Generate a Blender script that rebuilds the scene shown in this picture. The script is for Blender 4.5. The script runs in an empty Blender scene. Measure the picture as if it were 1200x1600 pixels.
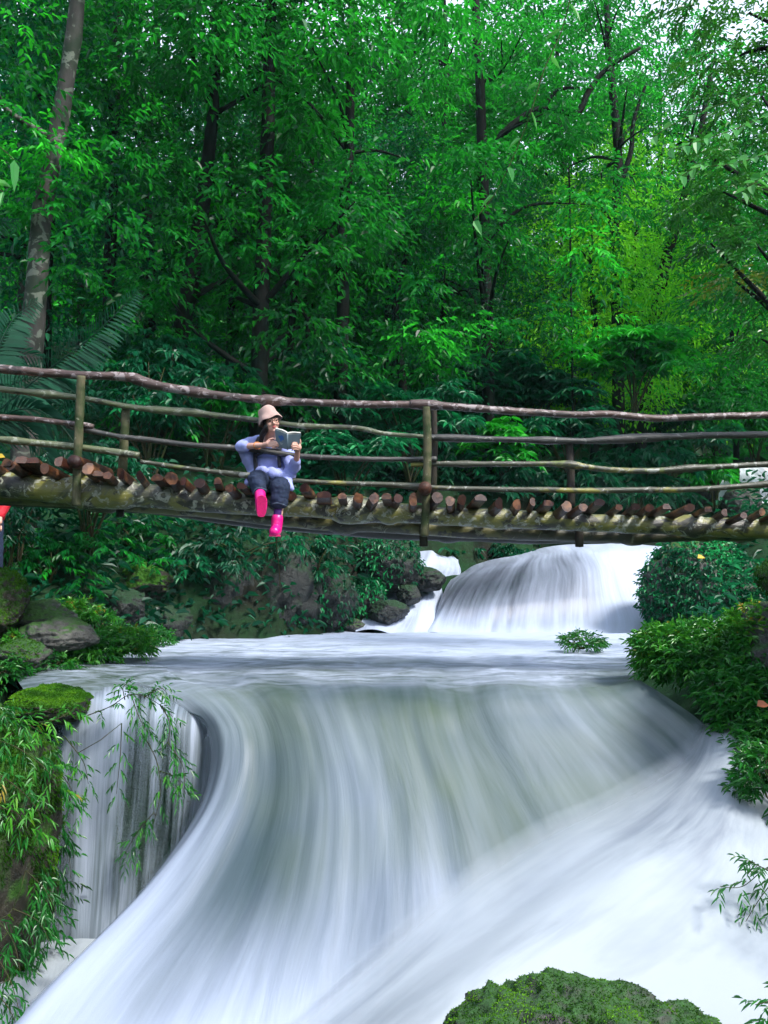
import bpy, bmesh, math, random
import numpy as np
from mathutils import Vector, Matrix
R = math.radians
rng = np.random.default_rng(7)
random.seed(7)
sc = bpy.context.scene
COL = sc.collection
F = 1400.0                      # focal length in units of a 1200 x 1600 frame
PITCH = math.atan(100 / F)      # the camera looks slightly up
EYE = 1.0                       # the pool's surface is z = 0

def P(px, py, d):
    """point seen at (px, py) of a 1200 x 1600 frame, d metres ahead of the camera"""
    a, b = (px - 600) / F, (800 - py) / F
    cy, cz = math.cos(PITCH) - b * math.sin(PITCH), math.sin(PITCH) + b * math.cos(PITCH)
    k = d / cy
    return np.array([a * k, d, EYE + cz * k])

# ------------------------------------------------------------------ noise
def _hash(i, j, k, seed):
    with np.errstate(over='ignore'):
        h = (i.astype(np.int64) * 374761393 + j.astype(np.int64) * 668265263 + k.astype(np.int64) * 2147483647 + seed * 1274126177)
        h = (h ^ (h >> 13)) * 1274126177
        h = h ^ (h >> 16)
    return (h & 0xFFFFFF) / float(0xFFFFFF)
def vnoise(p, seed=0):
    p = np.asarray(p, float); i = np.floor(p).astype(np.int64); f = p - i; f = f * f * (3 - 2 * f)
    r = 0
    for a in (0, 1):
        for b in (0, 1):
            for c in (0, 1):
                w = (f[:, 0] if a else 1 - f[:, 0]) * (f[:, 1] if b else 1 - f[:, 1]) * (f[:, 2] if c else 1 - f[:, 2])
                r = r + w * _hash(i[:, 0] + a, i[:, 1] + b, i[:, 2] + c, seed)
    return r
def fbm(p, oct=4, seed=0):
    p = np.asarray(p, float); r = 0; a = 0.5; s = 0
    for o in range(oct):
        r = r + a * vnoise(p * (2 ** o) + 17.3 * o, seed + o); s += a; a *= 0.5
    return r / s
def sstep(a, b, x):
    t = np.clip((np.asarray(x, float) - a) / (b - a), 0, 1); return t * t * (3 - 2 * t)
def nrm(v):
    v = np.asarray(v, float); return v / np.maximum(np.linalg.norm(v, axis=-1, keepdims=True), 1e-9)

# ------------------------------------------------------------------ meshes
def mesh(name, V, faces, attrs=None, uv=None, smooth=False):
    """faces: list of (n, k) index arrays"""
    V = np.ascontiguousarray(V, dtype=np.float32).reshape(-1, 3)
    me = bpy.data.meshes.new(name)
    faces = [np.asarray(f, np.int32) for f in faces if len(f)]
    loops = np.concatenate([f.ravel() for f in faces])
    tot = np.concatenate([np.full(len(f), f.shape[1], np.int32) for f in faces])
    st = np.concatenate([[0], np.cumsum(tot)[:-1]]).astype(np.int32)
    me.vertices.add(len(V)); me.vertices.foreach_set('co', V.ravel())
    me.loops.add(len(loops)); me.loops.foreach_set('vertex_index', loops)
    me.polygons.add(len(tot)); me.polygons.foreach_set('loop_start', st); me.polygons.foreach_set('loop_total', tot)
    me.polygons.foreach_set('use_smooth', np.full(len(tot), smooth, bool))
    for k, a in (attrs or {}).items():
        at = me.attributes.new(k, 'FLOAT', 'POINT'); at.data.foreach_set('value', np.ascontiguousarray(a, dtype=np.float32))
    if uv is not None:
        u = me.uv_layers.new(name='flow'); u.data.foreach_set('uv', np.ascontiguousarray(uv[loops], dtype=np.float32).ravel())
    me.update(calc_edges=True); me.validate()
    return me
def obj(name, me, mt, parent=None):
    o = bpy.data.objects.new(name, me); COL.objects.link(o)
    if mt is not None:
        me.materials.clear()
        me.materials.append(mt)
    if parent is not None: o.parent = parent
    return o
def thing(name, label, cat, loc=(0, 0, 0), group=None):
    o = bpy.data.objects.new(name, None); COL.objects.link(o); o.location = [float(c) for c in loc]
    o.empty_display_size = 0.2
    o['label'] = label; o['category'] = cat
    if group: o['group'] = group
    return o
def tag(o, label, cat, group=None, kind=None):
    o['label'] = label; o['category'] = cat
    if group: o['group'] = group
    if kind: o['kind'] = kind
    return o

class MB:
    """collects shapes into one mesh"""
    def __init__(s): s.V = []; s.Q = []; s.T = []; s.n = 0; s.A = []
    def add(s, V, Q=None, T=None, a=0.0):
        V = np.asarray(V, float).reshape(-1, 3)
        if Q is not None and len(Q): s.Q.append(np.asarray(Q) + s.n)
        if T is not None and len(T): s.T.append(np.asarray(T) + s.n)
        s.V.append(V); s.A.append(np.broadcast_to(np.asarray(a, float), (len(V),))); s.n += len(V)
        return s
    def tube(s, pts, rad, k=10, cap=True, rough=0.0, seed=0, a=0.0, step=None):
        pts = np.asarray(pts, float); rad = np.broadcast_to(np.asarray(rad, float), (len(pts),)).copy()
        if step:
            pts, rad = resample(pts, rad, step)
        n = len(pts); tan = np.gradient(pts, axis=0); tan = nrm(tan)
        ref = np.array([0, 0, 1.0]) if abs(tan[0][2]) < 0.9 else np.array([0, 1.0, 0])
        u = nrm(np.cross(tan[0], ref)); U = []
        for i in range(n):
            u = u - tan[i] * np.dot(u, tan[i]); u = nrm(u); U.append(u)
        U = np.array(U); W = np.cross(tan, U)
        th = np.linspace(0, 2 * np.pi, k, endpoint=False)
        ring = U[:, None, :] * np.cos(th)[None, :, None] + W[:, None, :] * np.sin(th)[None, :, None]
        rr = np.repeat(rad[:, None], k, 1)
        if rough:
            q = pts[:, None, :] + ring * rad[:, None, None]
            f = fbm((q / (np.mean(rad) * 1.6)).reshape(-1, 3), 3, seed).reshape(n, k) - 0.5
            rr = rr * (1 + rough * 2 * f)
        V = pts[:, None, :] + ring * rr[:, :, None]
        i = np.arange(n - 1)[:, None]; j = np.arange(k)[None, :]; j2 = (j + 1) % k
        Q = np.stack([i * k + j, i * k + j2, (i + 1) * k + j2, (i + 1) * k + j], -1).reshape(-1, 4)
        V = V.reshape(-1, 3); T = None
        if cap:
            m = len(V); V = np.vstack([V, pts[0] - tan[0] * rad[0] * 0.12, pts[-1] + tan[-1] * rad[-1] * 0.12]); jj = np.arange(k)
            T = np.vstack([np.stack([np.full(k, m), (jj + 1) % k, jj], -1),
                           np.stack([np.full(k, m + 1), (n - 1) * k + jj, (n - 1) * k + (jj + 1) % k], -1)])
        s.add(V, Q, T, a); return s
    def ell(s, c, r, rot=None, nu=20, nv=12, a=0.0):
        u = np.linspace(0, 2 * np.pi, nu, endpoint=False); v = np.linspace(-np.pi / 2, np.pi / 2, nv)
        V = np.stack([np.cos(v)[:, None] * np.cos(u)[None], np.cos(v)[:, None] * np.sin(u)[None], np.repeat(np.sin(v)[:, None], nu, 1)], -1).reshape(-1, 3)
        V = V * np.asarray(r, float)
        if rot is not None: V = V @ np.array(rot).T
        V = V + np.asarray(c, float)
        i = np.arange(nv - 1)[:, None]; j = np.arange(nu)[None, :]; j2 = (j + 1) % nu
        s.add(V, np.stack([i * nu + j, i * nu + j2, (i + 1) * nu + j2, (i + 1) * nu + j], -1).reshape(-1, 4), None, a); return s
    def cap(s, p0, r0, p1, r1, k=14):
        """tapered capsule"""
        p0, p1 = np.asarray(p0, float), np.asarray(p1, float)
        ax = nrm(p1 - p0); L = np.linalg.norm(p1 - p0)
        t = []; r = []
        for q in np.linspace(-90, 0, 6): t.append(r0 * math.sin(R(q))); r.append(max(1e-4, r0 * math.cos(R(q))))
        for q in np.linspace(0, 90, 6): t.append(L + r1 * math.sin(R(q))); r.append(max(1e-4, r1 * math.cos(R(q))))
        u = nrm(np.cross(ax, [0, 0, 1] if abs(ax[2]) < 0.9 else [1, 0, 0])); w = np.cross(ax, u)
        th = np.linspace(0, 2 * np.pi, k, endpoint=False)
        t, r = np.array(t), np.array(r)
        V = p0 + ax * t[:, None, None] + (u * np.cos(th)[:, None] + w * np.sin(th)[:, None])[None] * r[:, None, None]
        n = len(t); i = np.arange(n - 1)[:, None]; j = np.arange(k)[None, :]; j2 = (j + 1) % k
        s.add(V.reshape(-1, 3), np.stack([i * k + j, i * k + j2, (i + 1) * k + j2, (i + 1) * k + j], -1).reshape(-1, 4)); return s
    def chain(s, pts, rads, k=14):
        for a in range(len(pts) - 1): s.cap(pts[a], rads[a], pts[a + 1], rads[a + 1], k)
        return s
    def grid(s, G, a=0.0, closed=False):
        """G (m, n, 3)"""
        m, n = G.shape[:2]; i = np.arange(m - 1)[:, None]; j = np.arange(n - 1)[None, :]
        s.add(G.reshape(-1, 3), np.stack([i * n + j, i * n + j + 1, (i + 1) * n + j + 1, (i + 1) * n + j], -1).reshape(-1, 4), None, a); return s
    def me(s, name, smooth=True, org=None, attr=None):
        V = np.vstack(s.V)
        if org is not None: V = V - np.asarray(org, float)
        return mesh(name, V, ([np.vstack(s.Q)] if s.Q else []) + ([np.vstack(s.T)] if s.T else []), {attr: np.concatenate(s.A)} if attr else None, None, smooth)
    def build(s, name, mt, parent=None, smooth=True, attr=None):
        org = None if parent is None else np.array(parent.matrix_basis.translation)
        if parent is not None and parent.parent is not None:
            org = org + np.array(parent.parent.matrix_basis.translation)
        return obj(name, s.me(name, smooth, org, attr), mt, parent)

def resample(pts, rad, step):
    """Catmull-Rom through pts, about one sample per step"""
    n = len(pts); out = []; ro = []
    for i in range(n - 1):
        p0, p1, p2, p3 = pts[max(i - 1, 0)], pts[i], pts[i + 1], pts[min(i + 2, n - 1)]
        m = max(1, int(np.linalg.norm(p2 - p1) / step))
        for q in range(m):
            t = q / m
            out.append(0.5 * ((2 * p1) + (-p0 + p2) * t + (2 * p0 - 5 * p1 + 4 * p2 - p3) * t * t + (-p0 + 3 * p1 - 3 * p2 + p3) * t ** 3))
            ro.append(rad[i] * (1 - t) + rad[i + 1] * t)
    out.append(pts[-1]); ro.append(rad[-1])
    return np.array(out), np.array(ro)

def catmull_grid(C, m, n):
    """C (a, b, c) control grid -> (m, n, c)"""
    def along(C, m):
        a = C.shape[0]; t = np.linspace(0, a - 1, m); i = np.minimum(t.astype(int), a - 2); f = (t - i).reshape((-1,) + (1,) * (C.ndim - 1))
        p0, p1, p2, p3 = C[np.maximum(i - 1, 0)], C[i], C[i + 1], C[np.minimum(i + 2, a - 1)]
        return 0.5 * (2 * p1 + (-p0 + p2) * f + (2 * p0 - 5 * p1 + 4 * p2 - p3) * f ** 2 + (-p0 + 3 * p1 - 3 * p2 + p3) * f ** 3)
    C = along(np.asarray(C, float), m)
    return np.swapaxes(along(np.swapaxes(C, 0, 1), n), 0, 1)

def remeshed(mb, name, mt, parent, voxel, smooth_it=4, fold=0.0, fscale=20, seed=0, decim=None):
    """the union of a collector's shapes as ONE continuous surface"""
    o = mb.build(name + '_raw', None, None)
    m = o.modifiers.new('r', 'REMESH'); m.mode = 'VOXEL'; m.voxel_size = voxel
    m = o.modifiers.new('s', 'SMOOTH'); m.iterations = smooth_it; m.factor = 0.5
    dg = bpy.context.evaluated_depsgraph_get(); dg.update()
    me = bpy.data.meshes.new_from_object(o.evaluated_get(dg))
    old = o.data; bpy.data.objects.remove(o); bpy.data.meshes.remove(old)
    n = len(me.vertices); V = np.zeros(n * 3, np.float32); me.vertices.foreach_get('co', V); V = V.reshape(-1, 3).astype(float)
    if fold:
        N = np.zeros(n * 3, np.float32); me.vertices.foreach_get('normal', N); N = N.reshape(-1, 3)
        V = V + N * ((np.abs(fbm(V * fscale, 3, seed) - 0.5) * 2) * fold)[:, None]
    org = np.zeros(3)
    q = parent
    while q is not None: org = org + np.array(q.matrix_basis.translation); q = q.parent
    V = (V - org).astype(np.float32); me.vertices.foreach_set('co', np.ascontiguousarray(V).ravel())
    me.polygons.foreach_set('use_smooth', np.ones(len(me.polygons), bool)); me.update(); me.name = name
    return obj(name, me, mt, parent)

# ------------------------------------------------------------------ leaves
def leaves(p, d, n, L, W, tint, droop=0.25, fold=0.18):
    """one six-cornered, folded, drooping blade per row; returns V, Q, attr"""
    p = np.asarray(p, float); N = len(p); d = nrm(d); s = nrm(np.cross(d, n)); n = np.cross(s, d)
    L = np.broadcast_to(np.asarray(L, float), (N,))[:, None]; W = np.broadcast_to(np.asarray(W, float), (N,))[:, None]
    dz = np.zeros((N, 3)); dz[:, 2] = -1
    c1 = p + d * 0.30 * L; c2 = p + d * 0.68 * L + dz * droop * 0.35 * L
    V = np.stack([p, c1 + s * 0.46 * W + n * fold * W, c2 + s * 0.36 * W + n * fold * 0.7 * W, p + d * L + dz * droop * L,
                  c2 - s * 0.36 * W + n * fold * 0.7 * W, c1 - s * 0.46 * W + n * fold * W], 1).reshape(-1, 3)
    b = np.arange(N)[:, None] * 6
    Q = np.concatenate([b + np.array([[0, 1, 2, 3]]), b + np.array([[0, 3, 4, 5]])])
    return V, Q, np.repeat(np.broadcast_to(np.asarray(tint, float), (N,)), 6)
UP = np.array([0, 0, 1.0])
def jitter(n, s): return rng.normal(0, s, (n, 3))
def sprays(o, t, length, K, L, W, tint, droop=0.25, spread=0.8, fall=0.25, tip=True, flat=0.35, start=0.2):
    """twigs (rows) that carry K leaves each, left and right in turn"""
    o = np.asarray(o, float); M = len(o); t = nrm(t)
    length = np.broadcast_to(np.asarray(length, float), (M,)); L = np.broadcast_to(np.asarray(L, float), (M,)); tint = np.broadcast_to(np.asarray(tint, float), (M,))
    fr = np.linspace(start, 1.0, K)
    s = nrm(np.cross(t, UP + jitter(M, 0.25)))
    bend = np.zeros((M, K, 3)); bend[..., 2] = -0.3 * fr[None] ** 2 * length[:, None]
    p = o[:, None] + t[:, None] * (fr[None] * length[:, None])[..., None] + bend
    side = np.where(np.arange(K) % 2, 1.0, -1.0)[None, :, None]
    d = t[:, None] * 0.6 + s[:, None] * side * spread + rng.normal(0, 0.18, (M, K, 3)); d[..., 2] -= fall
    if tip: d[:, -1] = t + jitter(M, 0.1)
    n = np.broadcast_to(UP, (M, K, 3)) + rng.normal(0, flat, (M, K, 3))
    LL = (L[:, None] * rng.uniform(0.75, 1.15, (M, K)) * (1.0 - 0.25 * np.abs(fr[None] - 0.6)))
    return leaves(p.reshape(-1, 3), d.reshape(-1, 3), n.reshape(-1, 3), LL.ravel(), (LL * W).ravel(), np.clip(tint[:, None] + rng.normal(0, 0.07, (M, K)), 0, 1).ravel(), droop)
def whorls(o, axis, K, L, W, tint, droop=0.45):
    """umbrella-like leaves: K leaflets round each point"""
    o = np.asarray(o, float); M = len(o); axis = nrm(axis)
    u = nrm(np.cross(axis, [0.3, 1, 0.1])); w = np.cross(axis, u)
    th = np.linspace(0, 2 * np.pi, K, endpoint=False)[None] + rng.uniform(0, 6.28, (M, 1))
    d = u[:, None] * np.cos(th)[..., None] + w[:, None] * np.sin(th)[..., None] + axis[:, None] * 0.12 + rng.normal(0, 0.08, (M, K, 3))
    L = np.broadcast_to(np.asarray(L, float), (M,))[:, None] * rng.uniform(0.8, 1.1, (M, K))
    tint = np.broadcast_to(np.asarray(tint, float), (M,))
    return leaves(np.repeat(o, K, 0) + 0.03 * d.reshape(-1, 3), d.reshape(-1, 3), np.repeat(axis, K, 0), L.ravel(), (L * W).ravel(),
                  np.clip(tint[:, None] + rng.normal(0, 0.05, (M, K)), 0, 1).ravel(), droop)
def rdir(n, zlo=-0.4, zhi=1.0):
    z = rng.uniform(zlo, zhi, n); a = rng.uniform(0, 2 * np.pi, n); r = np.sqrt(np.maximum(0, 1 - z * z))
    return np.stack([r * np.cos(a), r * np.sin(a), z], 1)

def crown_mb(cl, per, K, L, W, tint, mode='spray', droop=0.25, fall=0.25, var=0.24):
    """cl: rows of (x, y, z, r) leaf clumps"""
    cl = np.asarray(cl, float); mb = MB()
    c = np.repeat(cl, per, 0); M = len(c)
    ct = np.repeat(np.clip(tint + rng.normal(0, var, len(cl)), 0, 1), per)
    if mode == 'spray':
        d = rdir(M, -0.55, 0.75); o = c[:, :3] + d * (c[:, 3] * rng.uniform(0.1, 0.65, M))[:, None]
        d = d * [1, 1, 0.6]; d[:, 2] -= 0.12
        V, Q, A = sprays(o, d, c[:, 3] * rng.uniform(0.45, 0.75, M), K, L, W, ct, droop, 0.8, fall)
    elif mode == 'whorl':
        d = rdir(M, -0.2, 1.0); o = c[:, :3] + d * (c[:, 3] * rng.uniform(0.5, 1.0, M))[:, None] * [1, 1, 0.6]
        V, Q, A = whorls(o, UP + d * 0.45 + jitter(M, 0.15), K, L * rng.uniform(0.8, 1.15, M), W, ct, droop)
    else:
        d = rdir(M, -0.7, 1.0); o = c[:, :3] + d * (c[:, 3] * rng.uniform(0.2, 1.0, M) ** 0.5)[:, None]
        V, Q, A = leaves(o, d + jitter(M, 0.5) - UP * fall, UP + jitter(M, 0.45), L * rng.uniform(0.7, 1.2, M), L * W * rng.uniform(0.8, 1.1, M), np.clip(ct + rng.normal(0, 0.07, M), 0, 1), droop)
    mb.add(V, Q, None, A)
    return mb
# ------------------------------------------------------------------ materials
class NT:
    def __init__(s, name):
        s.m = bpy.data.materials.new(name); s.m.use_nodes = True; s.t = s.m.node_tree; s.t.nodes.clear()
        s.out = s.n('ShaderNodeOutputMaterial')
    def n(s, typ, **kw):
        x = s.t.nodes.new(typ)
        for k, v in kw.items(): setattr(x, k, v)
        return x
    def set(s, node, **kw):
        for k, v in kw.items():
            i = node.inputs[k.replace('_', ' ')]
            if isinstance(v, bpy.types.NodeSocket): s.t.links.new(v, i)
            else: i.default_value = (*v, 1.0) if (isinstance(v, tuple) and len(v) == 3 and i.type == 'RGBA') else v
        return node
    def lk(s, a, b): s.t.links.new(a, b)
    def coord(s, kind='Object', scale=(1, 1, 1), rand=False):
        c = s.n('ShaderNodeTexCoord').outputs[kind]
        mp = s.n('ShaderNodeMapping'); s.lk(c, mp.inputs['Vector']); mp.inputs['Scale'].default_value = scale
        if rand:
            oi = s.n('ShaderNodeObjectInfo'); cx = s.n('ShaderNodeVectorMath', operation='SCALE'); cx.inputs[0].default_value = (37, 19, 53); s.lk(oi.outputs['Random'], cx.inputs['Scale']); s.lk(cx.outputs[0], mp.inputs['Location'])
        return mp.outputs[0]
    def noise(s, vec, scale, detail=4, rough=0.55, dist=0.0):
        x = s.n('ShaderNodeTexNoise'); s.lk(vec, x.inputs['Vector']); s.set(x, Scale=scale, Detail=detail, Roughness=rough, Distortion=dist); return x.outputs['Fac']
    def vor(s, vec, scale, feature='F1'):
        x = s.n('ShaderNodeTexVoronoi', feature=feature); s.lk(vec, x.inputs['Vector']); s.set(x, Scale=scale); return x.outputs['Distance']
    def ramp(s, fac, stops, interp='LINEAR'):
        x = s.n('ShaderNodeValToRGB'); x.color_ramp.interpolation = interp; e = x.color_ramp.elements
        while len(e) < len(stops): e.new(0.5)
        for i, (p, c) in enumerate(stops):
            e[i].position = p; e[i].color = (c, c, c, 1) if not isinstance(c, tuple) else (*c, 1)
        s.lk(fac, x.inputs[0]); return x.outputs[0]
    def mix(s, fac, a, b):
        x = s.n('ShaderNodeMix', data_type='RGBA')
        for v, i in ((fac, x.inputs[0]), (a, x.inputs[6]), (b, x.inputs[7])):
            if isinstance(v, bpy.types.NodeSocket): s.lk(v, i)
            else: i.default_value = (*v, 1) if isinstance(v, tuple) else v
        return x.outputs[2]
    def math(s, op, a, b=0.0, clamp=False):
        x = s.n('ShaderNodeMath', operation=op, use_clamp=clamp)
        for v, i in ((a, x.inputs[0]), (b, x.inputs[1])):
            if isinstance(v, bpy.types.NodeSocket): s.lk(v, i)
            else: i.default_value = v
        return x.outputs[0]
    def attr(s, name): return s.n('ShaderNodeAttribute', attribute_name=name).outputs['Fac']
    def bump(s, h, strength=0.3, dist=0.02):
        x = s.n('ShaderNodeBump'); s.lk(h, x.inputs['Height']); s.set(x, Strength=strength, Distance=dist); return x.outputs[0]
    def pbr(s, **kw):
        x = s.n('ShaderNodeBsdfPrincipled'); s.set(x, **kw); return x
    def done(s, sh): s.lk(sh.outputs[0], s.out.inputs['Surface']); return s.m

def leaf_mat(name, dark, mid, light, trans=0.3, rough=0.33, spec=0.5, old=None):
    s = NT(name); t = s.attr('tint')
    oi = s.n('ShaderNodeObjectInfo').outputs['Random']
    t = s.math('ADD', t, s.math('MULTIPLY', s.math('SUBTRACT', oi, 0.5), 0.14))
    col = s.ramp(t, [(0.0, dark), (0.5, mid), (0.9, light)] + ([(0.985, old)] if old else []))
    nz = s.noise(s.coord('Object'), 9.0, 3)
    col = s.mix(s.ramp(nz, [(0.35, 0.0), (0.7, 0.35)]), col, tuple(c * 0.6 for c in dark))
    b = s.pbr(Base_Color=col, Roughness=rough, Specular_IOR_Level=spec)
    tr = s.n('ShaderNodeBsdfTranslucent'); s.lk(s.mix(0.35, col, tuple(min(1, c * 1.2) for c in light)), tr.inputs['Color'])
    mx = s.n('ShaderNodeMixShader'); mx.inputs[0].default_value = trans; s.lk(b.outputs[0], mx.inputs[1]); s.lk(tr.outputs[0], mx.inputs[2])
    return s.done(mx)
M = {}
M['leaf'] = leaf_mat('leaf_forest', (0.001, 0.034, 0.014), (0.003, 0.165, 0.024), (0.050, 0.66, 0.028), 0.40, 0.40, 0.28)
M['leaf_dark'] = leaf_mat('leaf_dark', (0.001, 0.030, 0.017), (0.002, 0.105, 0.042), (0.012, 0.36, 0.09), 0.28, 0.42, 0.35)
M['leaf_sunlit'] = leaf_mat('leaf_sunlit', (0.03, 0.30, 0.010), (0.12, 0.66, 0.016), (0.34, 0.88, 0.03), 0.5, 0.45, 0.3)  # sunlight of the open clearing put into the leaf colour as bright lime
M['leaf_bank'] = leaf_mat('leaf_bank', (0.004, 0.06, 0.012), (0.015, 0.17, 0.02), (0.085, 0.36, 0.02), 0.3, 0.35, 0.5, (0.30, 0.22, 0.02))
M['leaf_near'] = leaf_mat('leaf_near', (0.01, 0.13, 0.02), (0.03, 0.26, 0.04), (0.13, 0.45, 0.08), 0.4, 0.4, 0.5)
M['palm'] = leaf_mat('leaf_palm', (0.002, 0.036, 0.018), (0.004, 0.065, 0.030), (0.016, 0.12, 0.06), 0.2, 0.42, 0.3)

def bark(name, c1, c2, c3, scale=6, lichen=None, rough=0.75, stretch=(1, 1, 0.25), bump=0.6, spots=0.56):
    s = NT(name); v = s.coord('Object', stretch, True); v2 = s.coord('Object', (1, 1, 1), True)
    n1 = s.noise(v, scale * 3, 6, 0.65); n2 = s.noise(v2, scale * 0.6, 3)
    col = s.mix(n1, c1, c2); col = s.mix(s.ramp(n2, [(0.42, 0.0), (0.6, 1.0)]), col, c3)
    if lichen:
        n3 = s.noise(v2, scale * 1.7, 5, 0.6, 0.6); col = s.mix(s.ramp(n3, [(spots, 0.0), (spots + 0.05, 0.9)]), col, lichen)
    return s.done(s.pbr(Base_Color=col, Roughness=rough, Specular_IOR_Level=0.12, Normal=s.bump(n1, bump, 0.03)))
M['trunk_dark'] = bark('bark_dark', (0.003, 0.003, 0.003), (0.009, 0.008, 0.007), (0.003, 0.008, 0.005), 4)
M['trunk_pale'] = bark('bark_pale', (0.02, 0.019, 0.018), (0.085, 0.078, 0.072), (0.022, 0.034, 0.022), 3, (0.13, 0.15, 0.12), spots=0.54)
M['twig'] = bark('bark_twig', (0.03, 0.025, 0.015), (0.07, 0.06, 0.03), (0.03, 0.05, 0.015), 12)
M['vine'] = bark('bark_vine', (0.06, 0.05, 0.03), (0.12, 0.09, 0.06), (0.05, 0.06, 0.02), 12)

def along(name, base, alts, lichen, rough, sx=0.35, scale=9, bands=None, bump=0.5):
    """poles and logs that lie along x"""
    s = NT(name); v = s.coord('Object', (sx, 1, 1), True); v2 = s.coord('Object', (1, 1, 1), True)
    n1 = s.noise(v, scale * 4, 6, 0.7); n2 = s.noise(s.coord('Object', (0.6, 1, 1), True), scale * 0.45, 4, 0.6, 0.5)
    col = s.mix(n1, base, tuple(c * 2.0 for c in base))
    for k, (c, lo) in enumerate(alts):
        nk = s.noise(s.coord('Object', (0.45, 0.8, 0.8), True), scale * (0.35 + 0.22 * k) + k, 4, 0.62, 0.7); col = s.mix(s.ramp(nk, [(lo, 0.0), (lo + 0.05, 0.92)]), col, c)
    if lichen:
        n3 = s.noise(v2, scale * 1.1, 6, 0.65, 0.8); col = s.mix(s.ramp(n3, [(lichen[1], 0.0), (lichen[1] + 0.035, 0.9)]), col, lichen[0])
    h = s.math('ADD', n1, n2)
    return s.done(s.pbr(Base_Color=col, Roughness=s.ramp(n2, [(0.3, rough - 0.15), (0.7, rough + 0.15)]), Specular_IOR_Level=0.6, Normal=s.bump(h, bump, 0.02)))
M['rail_red'] = along('rail_red_bark', (0.032, 0.017, 0.014), [((0.085, 0.05, 0.04), 0.5), ((0.022, 0.014, 0.012), 0.57)], ((0.26, 0.22, 0.22), 0.545), 0.42)  # pale lichen spread wider, its colour also painting in wet highlights
M['rail_green'] = along('rail_green_bark', (0.06, 0.07, 0.035), [((0.03, 0.03, 0.02), 0.54), ((0.12, 0.14, 0.06), 0.56)], ((0.24, 0.26, 0.20), 0.56), 0.42)
M['rail_dark'] = along('rail_dark_bark', (0.02, 0.02, 0.018), [((0.055, 0.05, 0.045), 0.55)], ((0.18, 0.18, 0.17), 0.60), 0.4)
M['rail_yellow'] = along('rail_yellow_bark', (0.028, 0.030, 0.018), [((0.20, 0.19, 0.03), 0.56), ((0.10, 0.13, 0.03), 0.58)], ((0.28, 0.29, 0.26), 0.58), 0.4)
M['beam'] = along('beam_bark', (0.035, 0.036, 0.022), [((0.17, 0.165, 0.035), 0.43), ((0.014, 0.013, 0.011), 0.52), ((0.11, 0.12, 0.06), 0.57)], ((0.32, 0.33, 0.26), 0.55), 0.36, 0.3, 9)
M['beam_low'] = along('beam_low_bark', (0.035, 0.034, 0.018), [((0.15, 0.14, 0.045), 0.47), ((0.02, 0.018, 0.014), 0.56)], ((0.2, 0.2, 0.13), 0.60), 0.45, 0.3, 8)
M['beam_dark'] = along('beam_dark_bark', (0.018, 0.017, 0.014), [((0.05, 0.05, 0.025), 0.58)], None, 0.45, 0.25, 5)
M['post'] = bark('post_bark', (0.055, 0.055, 0.03), (0.14, 0.13, 0.075), (0.035, 0.05, 0.02), 9, (0.22, 0.22, 0.16), 0.6, (1, 1, 0.3), 0.5, 0.64)
M['post_dark'] = bark('post_dark_bark', (0.02, 0.018, 0.016), (0.06, 0.05, 0.045), (0.03, 0.03, 0.02), 9, None, 0.6)
def decklog():
    s = NT('deck_log_wood'); v = s.coord('Object', (1, 0.15, 1), True); v2 = s.coord('Object', (1, 1, 1), True)
    n1 = s.noise(v, 38, 6, 0.7); n2 = s.noise(v2, 6, 3)
    oi = s.n('ShaderNodeObjectInfo').outputs['Random']
    side = s.ramp(oi, [(0.0, (0.020, 0.004, 0.003)), (0.4, (0.042, 0.009, 0.005)), (0.7, (0.065, 0.020, 0.007)), (1.0, (0.03, 0.012, 0.006))])
    side = s.mix(s.ramp(n1, [(0.35, 0.75), (0.62, 0.0)]), side, (0.015, 0.008, 0.006))
    side = s.mix(s.ramp(n2, [(0.52, 0.0), (0.66, 0.7)]), side, (0.20, 0.085, 0.035))
    endc = s.ramp(s.noise(v2, 30, 4), [(0.35, (0.07, 0.010, 0.004)), (0.7, (0.26, 0.075, 0.024))])
    oi2 = s.math('FRACT', s.math('MULTIPLY', oi, 7.31)); endc = s.mix(s.ramp(oi2, [(0.5, 0.85), (0.8, 0.0)]), endc, (0.06, 0.009, 0.008))
    col = s.mix(s.attr('end'), side, endc)
    return s.done(s.pbr(Base_Color=col, Roughness=0.45, Specular_IOR_Level=0.3, Normal=s.bump(n1, 0.6, 0.014)))
M['deck'] = decklog()

def rock_mat(name, c1, c2, moss, lo, hi, rough=0.5, wet=0.5, sc_=3.0):
    """moss grows on faces that look up"""
    s = NT(name); v = s.coord('Object', (1, 1, 1), True)
    n1 = s.noise(v, sc_ * 2.2, 8, 0.65); n2 = s.noise(v, sc_ * 0.8, 4); n3 = s.noise(v, sc_ * 9, 5, 0.7)
    g = s.n('ShaderNodeNewGeometry'); z = s.n('ShaderNodeSeparateXYZ'); s.lk(g.outputs['Normal'], z.inputs[0])
    up = s.math('ADD', z.outputs['Z'], s.math('MULTIPLY', s.math('SUBTRACT', n2, 0.5), 2.2))
    mk = s.ramp(up, [(lo, 0.0), (hi, 1.0)])
    col = s.mix(s.ramp(n1, [(0.3, 0.0), (0.7, 1.0)]), c1, c2)
    mc = s.mix(s.ramp(n3, [(0.3, 0.0), (0.7, 1.0)]), tuple(c * 0.45 for c in moss), tuple(min(1, c * 1.5) for c in moss))
    col = s.mix(mk, col, mc)
    rg = s.mix(mk, (rough,) * 3, (0.85,) * 3)
    return s.done(s.pbr(Base_Color=col, Roughness=rg, Specular_IOR_Level=wet, Normal=s.bump(s.math('ADD', n1, s.math('MULTIPLY', n3, 0.5)), 0.9, 0.06)))
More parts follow.
